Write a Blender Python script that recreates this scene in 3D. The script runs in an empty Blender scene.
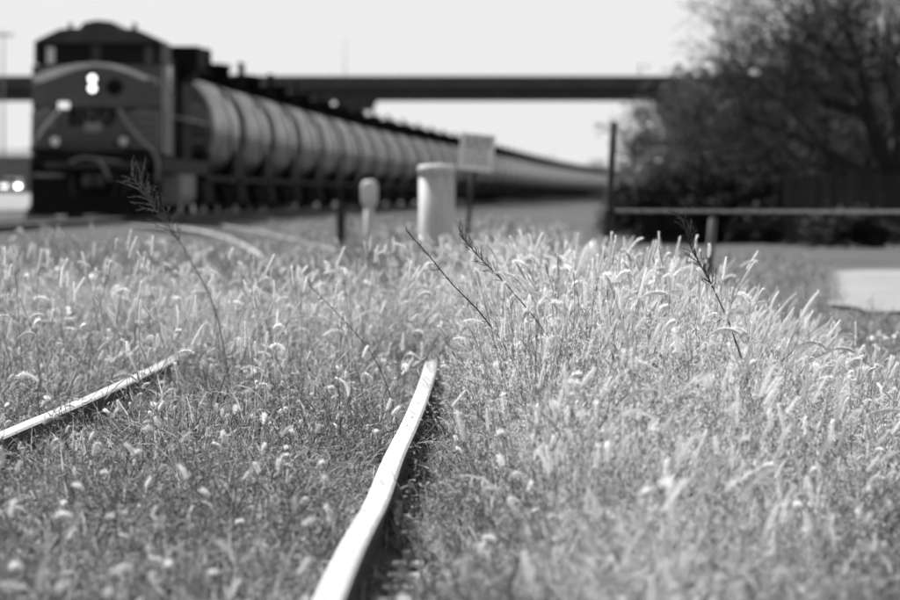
import bpy, bmesh, math, random
import numpy as np
from mathutils import Vector, Matrix

R = math.radians
scn = bpy.context.scene
COL = scn.collection
PI = math.pi

# ------------------------------------------------------------------ camera, sky, sun, exposure
F = 6250.0          # focal length in pixels of the 900 px wide photograph (a 250 mm lens)
HZ = 196.0          # horizon row
CZ = 1.07           # camera height above the sleepers of the overgrown siding
cam = bpy.data.cameras.new('camera')
cam.sensor_width = 36.0
cam.lens = 36.0 * F / 900.0
cam.clip_start = 0.5
cam.clip_end = 9000
cam.dof.use_dof = True
cam.dof.focus_distance = 24.5
cam.dof.aperture_fstop = 6.3
cam.dof.aperture_blades = 0
camo = bpy.data.objects.new('camera', cam)
COL.objects.link(camo)
camo.location = (0, 0, CZ)
camo.rotation_euler = (PI / 2 - math.atan((300 - HZ) / F), 0, 0)
scn.camera = camo

SUN_EL, SUN_AZ = R(46), R(-36)      # sun ahead of the camera, to the left (azimuth from +Y, clockwise)
world = bpy.data.worlds.new('World')
scn.world = world
world.use_nodes = True
wn, wl = world.node_tree.nodes, world.node_tree.links
wn.clear()
w_out = wn.new('ShaderNodeOutputWorld')
w_bg = wn.new('ShaderNodeBackground')
w_sky = wn.new('ShaderNodeTexSky')
w_sky.sky_type = 'NISHITA'
w_sky.sun_disc = False
w_sky.sun_elevation = SUN_EL
w_sky.sun_rotation = SUN_AZ
w_sky.dust_density = 0.15
w_sky.ozone_density = 1.0
w_bw = wn.new('ShaderNodeRGBToBW')          # the photograph is black and white
wl.new(w_sky.outputs[0], w_bw.inputs[0])
w_veil = wn.new('ShaderNodeMath')            # thin white veil: the whole sky is an even pale grey
w_veil.operation = 'MINIMUM'
w_veil.inputs[1].default_value = 5.6
wl.new(w_bw.outputs[0], w_veil.inputs[0])
wl.new(w_veil.outputs[0], w_bg.inputs[0])
w_bg.inputs[1].default_value = 0.1
wl.new(w_bg.outputs[0], w_out.inputs[0])

sun = bpy.data.lights.new('sun', 'SUN')
sun.energy = 5.0
sun.angle = R(0.6)
suno = bpy.data.objects.new('sun', sun)
COL.objects.link(suno)
sd = Vector((math.sin(SUN_AZ) * math.cos(SUN_EL), math.cos(SUN_AZ) * math.cos(SUN_EL), math.sin(SUN_EL)))
suno.rotation_euler = (-sd).to_track_quat('-Z', 'Y').to_euler()
suno.location = (-30, 20, 40)

vs = scn.view_settings
vs.view_transform = 'Standard'
vs.look = 'None'
vs.gamma = 1.0
vs.exposure = 0.6
vs.use_curve_mapping = False
scn.cycles.max_bounces = 3
scn.cycles.diffuse_bounces = 2
scn.cycles.glossy_bounces = 2
scn.cycles.transmission_bounces = 2
scn.cycles.transparent_max_bounces = 6
scn.cycles.use_adaptive_sampling = True
scn.cycles.adaptive_threshold = 0.04
scn.cycles.sample_clamp_indirect = 6.0
scn.cycles.debug_use_spatial_splits = True


def px(x, y, d):
    """photograph pixel + distance -> world point"""
    return ((x - 450) / F * d, d, CZ + (HZ - y) / F * d)


# ------------------------------------------------------------------ materials
MATS = {}


def mat(name, val, rough=0.8, var=0.25, scale=8.0, metal=0.0, spec=0.3, bump=0.0, bscale=40.0,
        stretch=None, transl=0.0, rnd=0.0, emit=None, coat=0.0, obj_coords=True):
    if name in MATS:
        return MATS[name]
    m = bpy.data.materials.new(name)
    m.use_nodes = True
    nt = m.node_tree
    n, l = nt.nodes, nt.links
    b = n['Principled BSDF']
    out = n['Material Output']
    tc = n.new('ShaderNodeTexCoord')
    src = tc.outputs['Object']
    if stretch:
        mp = n.new('ShaderNodeMapping')
        mp.inputs['Scale'].default_value = stretch
        l.new(src, mp.inputs[0])
        src = mp.outputs[0]
    nz = n.new('ShaderNodeTexNoise')
    nz.inputs['Scale'].default_value = scale
    nz.inputs['Detail'].default_value = 6
    nz.inputs['Roughness'].default_value = 0.65
    l.new(src, nz.inputs['Vector'])
    mr = n.new('ShaderNodeMapRange')
    mr.inputs['From Min'].default_value = 0.3
    mr.inputs['From Max'].default_value = 0.7
    mr.inputs['To Min'].default_value = val * (1 - var)
    mr.inputs['To Max'].default_value = val * (1 + var)
    l.new(nz.outputs[0], mr.inputs[0])
    v = mr.outputs[0]
    if rnd > 0:
        oi = n.new('ShaderNodeObjectInfo')
        r2 = n.new('ShaderNodeMapRange')
        r2.inputs['To Min'].default_value = 1 - rnd
        r2.inputs['To Max'].default_value = 1 + rnd
        l.new(oi.outputs['Random'], r2.inputs[0])
        mm = n.new('ShaderNodeMath')
        mm.operation = 'MULTIPLY'
        l.new(v, mm.inputs[0])
        l.new(r2.outputs[0], mm.inputs[1])
        v = mm.outputs[0]
    cc = n.new('ShaderNodeCombineColor')
    for i in range(3):
        l.new(v, cc.inputs[i])
    l.new(cc.outputs[0], b.inputs['Base Color'])
    b.inputs['Roughness'].default_value = rough
    b.inputs['Metallic'].default_value = metal
    b.inputs['Specular IOR Level'].default_value = spec
    if coat:
        b.inputs['Coat Weight'].default_value = coat
        b.inputs['Coat Roughness'].default_value = 0.15
    if bump:
        n2 = n.new('ShaderNodeTexNoise')
        n2.inputs['Scale'].default_value = bscale
        n2.inputs['Detail'].default_value = 5
        l.new(src, n2.inputs['Vector'])
        bp = n.new('ShaderNodeBump')
        bp.inputs['Strength'].default_value = bump
        bp.inputs['Distance'].default_value = 0.02
        l.new(n2.outputs[0], bp.inputs['Height'])
        l.new(bp.outputs[0], b.inputs['Normal'])
    if emit:
        b.inputs['Emission Color'].default_value = (1, 1, 1, 1)
        b.inputs['Emission Strength'].default_value = emit
    if transl:
        t = n.new('ShaderNodeBsdfTranslucent')
        l.new(cc.outputs[0], t.inputs[0])
        mx = n.new('ShaderNodeMixShader')
        mx.inputs[0].default_value = transl
        l.new(b.outputs[0], mx.inputs[1])
        l.new(t.outputs[0], mx.inputs[2])
        l.new(mx.outputs[0], out.inputs[0])
    MATS[name] = m
    return m


M_GROUND = mat('dry_ground', 0.06, 0.95, 0.55, 0.12, bump=0.6, bscale=9)
M_BALLAST = mat('ballast_gravel', 0.075, 0.95, 0.6, 9, bump=1.0, bscale=22)
M_ROAD = mat('pale_gravel', 0.28, 0.95, 0.3, 0.8, bump=0.4, bscale=30)
M_STONE = mat('ballast_stone', 0.26, 0.9, 0.4, 20, rnd=0.5)
M_RAILTOP = mat('worn_rail_steel', 0.74, 0.36, 0.2, 14, metal=1.0, stretch=(2.5, 0.35, 1), bump=0.12, bscale=30)
M_RAILSIDE = mat('rusty_rail_side', 0.055, 0.85, 0.4, 25)
M_TIE = mat('weathered_timber', 0.17, 0.9, 0.45, 6, stretch=(0.6, 9, 9), bump=0.5, bscale=14)
M_PLATE = mat('tie_plate_steel', 0.45, 0.4, 0.3, 20, metal=0.8)
M_HEAD = mat('foxtail_bristle', 0.90, 0.8, 0.1, 60, spec=0.2, transl=0.6, rnd=0.22)
M_STEM = mat('foxtail_stem', 0.28, 0.7, 0.3, 20, spec=0.25, transl=0.3, rnd=0.3)
M_BLADE = mat('dry_grass_blade', 0.50, 0.7, 0.5, 14, spec=0.25, transl=0.38, rnd=0.45)
M_GREEN = mat('green_grass_blade', 0.06, 0.6, 0.4, 14, spec=0.35, transl=0.4, rnd=0.45)
M_WEED = mat('dark_weed', 0.06, 0.8, 0.35, 30, transl=0.1)
M_PLUME = mat('grass_plume', 0.16, 0.8, 0.3, 30, transl=0.25)
M_LOCO = mat('locomotive_main_paint', 0.10, 0.5, 0.2, 1.5, spec=0.4)
M_LOCOSIDE = mat('locomotive_side_paint', 0.10, 0.5, 0.2, 1.5, spec=0.4)
M_LOCODARK = mat('locomotive_dark_paint', 0.013, 0.7, 0.3, 2, spec=0.1)
M_LOCOSTRIPE = mat('locomotive_pale_stripe', 0.7, 0.55, 0.15, 3, spec=0.3)
M_LOCORAIL = mat('painted_handrail', 0.28, 0.6, 0.15, 6)
M_LOCOGREY = mat('locomotive_grey_panel', 0.3, 0.7, 0.2, 4)
M_GLASS = mat('cab_glass', 0.004, 0.15, 0.1, 4, spec=0.1)
M_LAMP = mat('lit_headlight', 0.9, 0.3, 0.0, 4, emit=1.8)
M_DITCH = mat('lit_ditch_light', 0.3, 0.3, 0.0, 4, emit=0.12)
M_GLINT = mat('glint_glow', 0.9, 0.15, 0.0, 4, emit=0.5)
M_CAB = mat('cab_roof_paint', 0.075, 0.6, 0.3, 2, spec=0.15)
M_GEAR = mat('greasy_coupler_iron', 0.06, 0.7, 0.5, 6, spec=0.2)
M_IRON = mat('black_iron', 0.012, 0.8, 0.4, 5, spec=0.1)
M_TANK = mat('tank_black_paint', 0.03, 0.2, 0.4, 0.9, spec=1.0, stretch=(1, 1.6, 0.35), rnd=0.6)
_n = M_TANK.node_tree
_b = _n.nodes['Principled BSDF']
_t = _n.nodes.new('ShaderNodeTexNoise')      # dusty, spilled-on patches scatter the sheen
_t.inputs['Scale'].default_value = 0.7
_t.inputs['Detail'].default_value = 4
_n.links.new(next(q for q in _n.nodes if q.type == 'MAPPING').outputs[0], _t.inputs['Vector'])
_r = _n.nodes.new('ShaderNodeMapRange')
_r.inputs['From Min'].default_value = 0.35
_r.inputs['From Max'].default_value = 0.65
_r.inputs['To Min'].default_value = 0.12
_r.inputs['To Max'].default_value = 0.45
_n.links.new(_t.outputs[0], _r.inputs[0])
_n.links.new(_r.outputs[0], _b.inputs['Roughness'])
M_CONC = mat('overpass_concrete', 0.14, 0.9, 0.2, 0.4, bump=0.2, bscale=3)
M_CONCD = mat('girder_steel', 0.07, 0.8, 0.2, 0.5)
M_WHITE = mat('weathered_white_paint', 0.64, 0.7, 0.25, 7, spec=0.3, stretch=(3, 3, 0.5))
M_SIGN = mat('sign_face', 0.88, 0.6, 0.08, 8)
M_PRINT = mat('sign_print', 0.16, 0.7, 0.2, 20)
M_POST = mat('dark_steel_post', 0.035, 0.7, 0.4, 15)
M_CABLE = mat('wire_rope_steel', 0.36, 0.45, 0.3, 60, metal=0.6)
M_WOOD = mat('weathered_post_wood', 0.15, 0.9, 0.3, 10, stretch=(6, 6, 0.6))
M_FENCE = mat('dark_fence_boards', 0.035, 0.9, 0.4, 6, stretch=(5, 5, 0.5), rnd=0.35)
M_BARK = mat('dark_bark', 0.045, 0.95, 0.4, 8, stretch=(4, 4, 1))
M_TWIG = mat('bare_twigs', 0.04, 0.95, 0.3, 8)
M_BRUSH = mat('grey_brush_leaves', 0.17, 0.9, 0.4, 5, transl=0.3)
M_EVER = mat('dark_evergreen_leaf', 0.028, 0.8, 0.4, 5)
M_CONCP = mat('pale_concrete', 0.55, 0.9, 0.12, 4, bump=0.2)
M_VAN = mat('white_car_paint', 0.85, 0.25, 0.02, 4, spec=0.5, coat=0.6)
M_TYRE = mat('tyre_rubber', 0.02, 0.9, 0.2, 10)
M_WALL = mat('shed_cladding', 0.24, 0.8, 0.15, 1.5, stretch=(6, 6, 0.4))
M_ROOF = mat('shed_roof', 0.18, 0.7, 0.2, 1.5)


# ------------------------------------------------------------------ mesh builder
class MB:
    def __init__(self):
        self.v, self.f, self.m, self.mats, self.sm = [], [], [], [], []

    def mi(self, m):
        if m not in self.mats:
            self.mats.append(m)
        return self.mats.index(m)

    def add(self, verts, faces, m, smooth=False):
        o = len(self.v)
        self.v.extend(verts)
        k = self.mi(m)
        for f in faces:
            self.f.append(tuple(i + o for i in f))
            self.m.append(k)
            self.sm.append(smooth)

    def box(self, x0, x1, y0, y1, z0, z1, m, bev=0.0):
        if bev <= 0:
            v = [(x, y, z) for z in (z0, z1) for y in (y0, y1) for x in (x0, x1)]
            self.add(v, [(0, 2, 3, 1), (4, 5, 7, 6), (0, 1, 5, 4), (2, 6, 7, 3), (0, 4, 6, 2), (1, 3, 7, 5)], m)
        else:
            bm = bmesh.new()
            bmesh.ops.create_cube(bm, size=1)
            for q in bm.verts:
                q.co = Vector(((x0 + x1) / 2 + q.co.x * (x1 - x0), (y0 + y1) / 2 + q.co.y * (y1 - y0),
                               (z0 + z1) / 2 + q.co.z * (z1 - z0)))
            bmesh.ops.bevel(bm, geom=bm.edges[:], offset=bev, segments=2, affect='EDGES', profile=0.5)
            bm.verts.index_update()
            self.add([tuple(q.co) for q in bm.verts], [tuple(q.index for q in f.verts) for f in bm.faces], m)
            bm.free()

    def tube(self, pts, rad, m, sides=6, cap=True, smooth=True):
        n = len(pts)
        if not hasattr(rad, '__len__'):
            rad = [rad] * n
        vs = []
        for i in range(n):
            a = pts[max(i - 1, 0)]
            b = pts[min(i + 1, n - 1)]
            tx, ty, tz = b[0] - a[0], b[1] - a[1], b[2] - a[2]
            L = math.sqrt(tx * tx + ty * ty + tz * tz) or 1
            tx, ty, tz = tx / L, ty / L, tz / L
            if abs(tz) < 0.9:
                ux, uy, uz = -ty, tx, 0.0
            else:
                ux, uy, uz = 0.0, -tz, ty
            q = math.sqrt(ux * ux + uy * uy + uz * uz) or 1
            ux, uy, uz = ux / q, uy / q, uz / q
            wx, wy, wz = ty * uz - tz * uy, tz * ux - tx * uz, tx * uy - ty * ux
            p, r = pts[i], rad[i]
            for k in range(sides):
                c, s = math.cos(2 * PI * k / sides) * r, math.sin(2 * PI * k / sides) * r
                vs.append((p[0] + ux * c + wx * s, p[1] + uy * c + wy * s, p[2] + uz * c + wz * s))
        fs = []
        for i in range(n - 1):
            for k in range(sides):
                k2 = (k + 1) % sides
                fs.append((i * sides + k, i * sides + k2, (i + 1) * sides + k2, (i + 1) * sides + k))
        if cap:
            fs.append(tuple(range(sides - 1, -1, -1)))
            fs.append(tuple((n - 1) * sides + k for k in range(sides)))
        self.add(vs, fs, m, smooth)

    def lathe(self, prof, m, axis='z', sides=24, origin=(0, 0, 0), smooth=True):
        vs, fs = [], []
        n = len(prof)
        for (r, h) in prof:
            for k in range(sides):
                c, s = math.cos(2 * PI * k / sides) * r, math.sin(2 * PI * k / sides) * r
                if axis == 'z':
                    q = (c, s, h)
                elif axis == 'y':
                    q = (c, h, s)
                else:
                    q = (h, c, s)
                vs.append((q[0] + origin[0], q[1] + origin[1], q[2] + origin[2]))
        for i in range(n - 1):
            for k in range(sides):
                k2 = (k + 1) % sides
                f = (i * sides + k, i * sides + k2, (i + 1) * sides + k2, (i + 1) * sides + k)
                fs.append(f if axis == 'z' else f[::-1] if axis == 'y' else f)
        fs.append(tuple(range(sides))[::-1] if axis != 'y' else tuple(range(sides)))
        fs.append(tuple((n - 1) * sides + k for k in range(sides)) if axis != 'y' else tuple((n - 1) * sides + k for k in range(sides))[::-1])
        self.add(vs, fs, m, smooth)

    def prism(self, poly, y0, y1, m):
        """polygon in x,z extruded along y"""
        n = len(poly)
        v = [(p[0], y0, p[1]) for p in poly] + [(p[0], y1, p[1]) for p in poly]
        f = [tuple(range(n)), tuple(range(2 * n - 1, n - 1, -1))]
        for i in range(n):
            j = (i + 1) % n
            f.append((j, i, n + i, n + j))
        self.add(v, f, m)

    def prism_x(self, poly, x0, x1, m):
        """polygon in y,z extruded along x"""
        n = len(poly)
        v = [(x0, p[0], p[1]) for p in poly] + [(x1, p[0], p[1]) for p in poly]
        f = [tuple(range(n - 1, -1, -1)), tuple(range(n, 2 * n))]
        for i in range(n):
            j = (i + 1) % n
            f.append((i, j, n + j, n + i))
        self.add(v, f, m)

    def mesh(self, name):
        me = bpy.data.meshes.new(name)
        me.from_pydata(self.v, [], self.f)
        for m in self.mats:
            me.materials.append(m)
        me.polygons.foreach_set('material_index', self.m)
        me.polygons.foreach_set('use_smooth', self.sm)
        me.update()
        return me

    def build(self, name, parent=None, loc=(0, 0, 0), rot=(0, 0, 0)):
        return link(name, self.mesh(name), parent, loc, rot)


def link(name, me, parent=None, loc=(0, 0, 0), rot=(0, 0, 0)):
    o = bpy.data.objects.new(name, me)
    COL.objects.link(o)
    o.location = loc
    o.rotation_euler = rot
    if parent:
        o.parent = parent
    return o


def empty(name, loc=(0, 0, 0), rz=0.0, label=None, cat=None, group=None):
    o = bpy.data.objects.new(name, None)
    COL.objects.link(o)
    o.location = loc
    o.rotation_euler = (0, 0, rz)
    o.empty_display_size = 0.2
    return tag(o, label, cat, group)


def tag(o, label=None, cat=None, group=None, kind=None):
    for k, v in (('label', label), ('category', cat), ('group', group), ('kind', kind)):
        if v:
            o[k] = v
    return o


def copy_tree(o, parent=None):
    c = o.copy()
    COL.objects.link(c)
    c.parent = parent
    for ch in list(o.children):
        copy_tree(ch, c)
    return c


def interp(pts):
    """smooth (Catmull-Rom style cubic Hermite) interpolation with linear extrapolation"""
    X = np.array([p[0] for p in pts], float)
    Y = np.array([p[1] for p in pts], float)
    S = np.gradient(Y, X)

    def f(x):
        x = np.asarray(x, float)
        i = np.clip(np.searchsorted(X, x) - 1, 0, len(X) - 2)
        h = X[i + 1] - X[i]
        t = (x - X[i]) / h
        tc = np.clip(t, 0, 1)
        y = ((2 * tc**3 - 3 * tc**2 + 1) * Y[i] + (tc**3 - 2 * tc**2 + tc) * h * S[i]
             + (-2 * tc**3 + 3 * tc**2) * Y[i + 1] + (tc**3 - tc**2) * h * S[i + 1])
        y = np.where(x < X[0], Y[0] + (x - X[0]) * S[0], y)
        y = np.where(x > X[-1], Y[-1] + (x - X[-1]) * S[-1], y)
        return y
    return f


def sstep(a, b, x):
    t = np.clip((np.asarray(x, float) - a) / (b - a), 0, 1)
    return t * t * (3 - 2 * t)


# ------------------------------------------------------------------ layout curves (x as a function of distance)
main_c = interp([(-20, -8.9), (60, -8.75), (147, -8.38), (171, -8.04), (207, -7.32), (243, -6.42), (279, -5.45), (315, -4.45),
                 (367, -2.5), (486, 2.3), (690, 10.2), (937, 22.0), (1200, 36.0), (2000, 90)])
side_r = interp([(-10, -0.45), (8, -0.325), (13.92, -0.274), (16.1, -0.253), (18.5, -0.2176), (21.3, -0.198), (25.1, -0.157),
                 (32.3, -0.106), (45, -0.12), (70, -0.50), (88, -1.10), (100, -1.72), (112, -2.55), (120, -3.35), (130, -4.6), (138, -5.8)])
side_l = interp([(-10, -1.98), (8, -1.85), (16, -1.76), (23.5, -1.69), (27.8, -1.61), (38.3, -1.54), (45, -1.63), (70, -2.02),
                 (88, -2.68), (100, -3.35), (110, -4.12), (118, -4.95), (126, -5.95), (132, -6.8)])


def ground_z(x, d):
    """gentle rise towards the main line"""
    dist = np.asarray(x, float) - main_c(d)
    return 0.30 * (1 - sstep(3.2, 7.4, np.abs(dist)))


# ------------------------------------------------------------------ ground
def build_ground():
    ys = np.concatenate([[-60, -20, -5], np.linspace(4, 60, 57), np.linspace(63, 240, 60), np.linspace(250, 1000, 50), [1300, 2000, 3500, 6000]])
    xs = np.concatenate([[-3000, -800, -200, -80, -40], np.linspace(-22, 14, 73), [18, 25, 40, 80, 200, 800, 3000]])
    rng = np.random.default_rng(3)
    G = []
    for y in ys:
        z = ground_z(xs, y) + rng.normal(0, 0.012, len(xs)) * (1 - np.exp(-((xs + 0.9) / 1.6)**2))
        G.append(np.column_stack([xs, np.full(len(xs), y), z - 0.02]))
    V = np.concatenate(G)
    nx = len(xs)
    fs = [(j * nx + i, j * nx + i + 1, (j + 1) * nx + i + 1, (j + 1) * nx + i) for j in range(len(ys) - 1) for i in range(nx - 1)]
    mb = MB()
    mb.add([tuple(p) for p in V], fs, M_GROUND, True)
    tag(mb.build('ground'), 'dry grassy ground spreading level to the horizon', 'ground', kind='structure')


build_ground()

# pale gravel road on the right
mb = MB()
rng = random.Random(4)
top, bot = [], []
for i in range(30):
    y = 57 + i * 1.12
    e = 0.0585 * y + 0.5 * ((y - 73) / 16)**4 + rng.uniform(-0.05, 0.05) + 0.12 * math.sin(i * 0.9)
    top.append((e, y, 0.018))
    bot.append((26.0, y, 0.018))
mb.add(top + bot, [(i, 30 + i, 31 + i, i + 1) for i in range(29)], M_ROAD)
tag(mb.build('gravel_road'), 'pale gravel road apron at the right behind the grass', 'road', kind='structure')


def strip(mb, fx, offs, ds, m):
    """sweep a cross-section [(offset, z)] along the curve fx(d)"""
    vs, k = [], len(offs)
    for d in ds:
        c = float(fx(d))
        for (o, z) in offs:
            vs.append((c + o, d, z))
    mb.add(vs, [(j * k + i, j * k + i + 1, (j + 1) * k + i + 1, (j + 1) * k + i) for j in range(len(ds) - 1) for i in range(k - 1)], m)


dmain = list(np.linspace(30, 400, 75)) + list(np.linspace(410, 1500, 60))
mb = MB()
strip(mb, main_c, [(-19.0, 0.12), (-5.0, 0.3), (-3.4, 0.31), (-1.9, 0.40), (1.9, 0.40), (3.2, 0.315), (4.7, 0.24)], dmain, M_BALLAST)
tag(mb.build('ballast_bed'), 'grey ballast bed carrying the main line under the train', 'ballast', kind='structure')

RAIL = [(-0.068, 0.0), (-0.068, 0.012), (-0.012, 0.03), (-0.009, 0.12), (-0.035, 0.135), (-0.036, 0.162), (-0.028, 0.17),
        (0.028, 0.17), (0.036, 0.162), (0.035, 0.135), (0.009, 0.12), (0.012, 0.03), (0.068, 0.012), (0.068, 0.0)]


def rail_mesh(fx, ds, zf, seed=0):
    mb = MB()
    k = len(RAIL)
    rs = random.Random(seed)
    vs = []
    for d in ds:
        c = float(fx(d))
        z0 = float(zf(c, d))
        for (o, z) in RAIL:
            vs.append((c + o, d, z0 + z))
    for j in range(len(ds) - 1):
        pass
    top = [i for i in range(5, 8)]
    ft, fb = [], []
    for j in range(len(ds) - 1):
        for i in range(k - 1):
            f = (j * k + i, (j + 1) * k + i, (j + 1) * k + i + 1, j * k + i + 1)
            (ft if i in top else fb).append(f)
    mb.add(vs, ft, M_RAILTOP, False)
    mb.f += fb
    kk = mb.mi(M_RAILSIDE)
    mb.m += [kk] * len(fb)
    mb.sm += [False] * len(fb)
    n = len(ds) - 1
    mb.f += [tuple(range(k - 1, -1, -1)), tuple(n * k + i for i in range(k))]
    mb.m += [kk, kk]
    mb.sm += [False, False]
    return mb


dside = list(np.linspace(6, 45, 90)) + list(np.linspace(46, 131, 60))
zside = lambda x, d: float(ground_z(x, d)) + 0.0
track = empty('railway_track', (0, 0, 0), label='overgrown siding track with shiny worn rails half hidden in grass', cat='track')
rail_mesh(side_r, dside, zside).build('rail', track)
rail_mesh(side_l, dside, zside).build('rail', track)
# sleepers of the siding with tie plates and spikes
rng = random.Random(11)
tie = MB()
tie.box(-1.3, 1.3, -0.115, 0.115, -0.14, 0.0, M_TIE, 0.012)
tie_me = tie.mesh('sleeper')
plate = MB()
plate.box(-0.15, 0.15, -0.09, 0.09, 0.0, 0.014, M_PLATE, 0.004)
for sx in (-0.1, 0.1):
    for sy in (-0.05, 0.05):
        plate.box(sx - 0.012, sx + 0.012, sy - 0.012, sy + 0.012, 0.015, 0.045, M_PLATE)
plate_me = plate.mesh('tie_plate')
d = 7.0
while d < 62:
    c = (float(side_r(d)) + float(side_l(d))) / 2
    s = link('sleeper', tie_me, track, (c + rng.uniform(-0.06, 0.06), d, rng.uniform(-0.014, 0.0) - 0.002),
             (rng.uniform(-0.03, 0.03), rng.uniform(-0.008, 0.008), rng.uniform(-0.03, 0.03)))
    if d < 34:
        for fx in (side_r, side_l):
            if rng.random() < 0.5:
                continue
            q = link('tie_plate', plate_me, track, (float(fx(d)), d, 0.001))
    d += 0.53 + rng.uniform(-0.04, 0.04)

for sx in (-1, 1):
    m = MB()
    c = float(side_r(19.6))
    m.box(-0.012, 0.012, -0.45, 0.45, 0.035, 0.125, M_RAILSIDE, 0.004)
    for k in range(4):
        m.box(0.012 * sx - 0.014, 0.012 * sx + 0.014, -0.33 + k * 0.22 - 0.014, -0.33 + k * 0.22 + 0.014, 0.066, 0.094, M_PLATE)
    m.build('joint_bar', track, (c + sx * 0.028, 19.6, 0.0), (0, 0, -0.009))
# main line
mtrack = empty('railway_track', (0, 0, 0), label='main line track with two rails under the waiting train', cat='track')
for o in (-0.7525, 0.7525):
    rail_mesh(lambda q, o=o: main_c(q) + o, dmain, lambda x, d: 0.40).build('rail', mtrack)
d = 70.0
while d < 170:
    link('sleeper', tie_me, mtrack, (float(main_c(d)), d, 0.425), (0, 0, 0))
    d += 0.55

# ------------------------------------------------------------------ locomotive
zm = 0.57


def heading(d):
    return math.atan2(float(main_c(d + 8) - main_c(d - 8)), 16.0)


def poly_plate(mb, poly, y, t, m):
    mb.prism(poly, y - t, y, m)


def text_obj(txt, size, mname, parent, loc, rot, name='lettering', ext=0.006):
    cu = bpy.data.curves.new(name, 'FONT')
    cu.body = txt
    cu.size = size
    cu.extrude = ext
    cu.align_x = 'CENTER'
    cu.align_y = 'CENTER'
    cu.offset = 0.012
    to = bpy.data.objects.new('tmp', cu)
    COL.objects.link(to)
    bpy.context.view_layer.update()
    dg = bpy.context.evaluated_depsgraph_get()
    me = bpy.data.meshes.new_from_object(to.evaluated_get(dg))
    bpy.data.objects.remove(to)
    me.materials.clear()
    me.materials.append(mname)
    o = link(name, me, parent, loc, rot)
    return o


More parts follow.
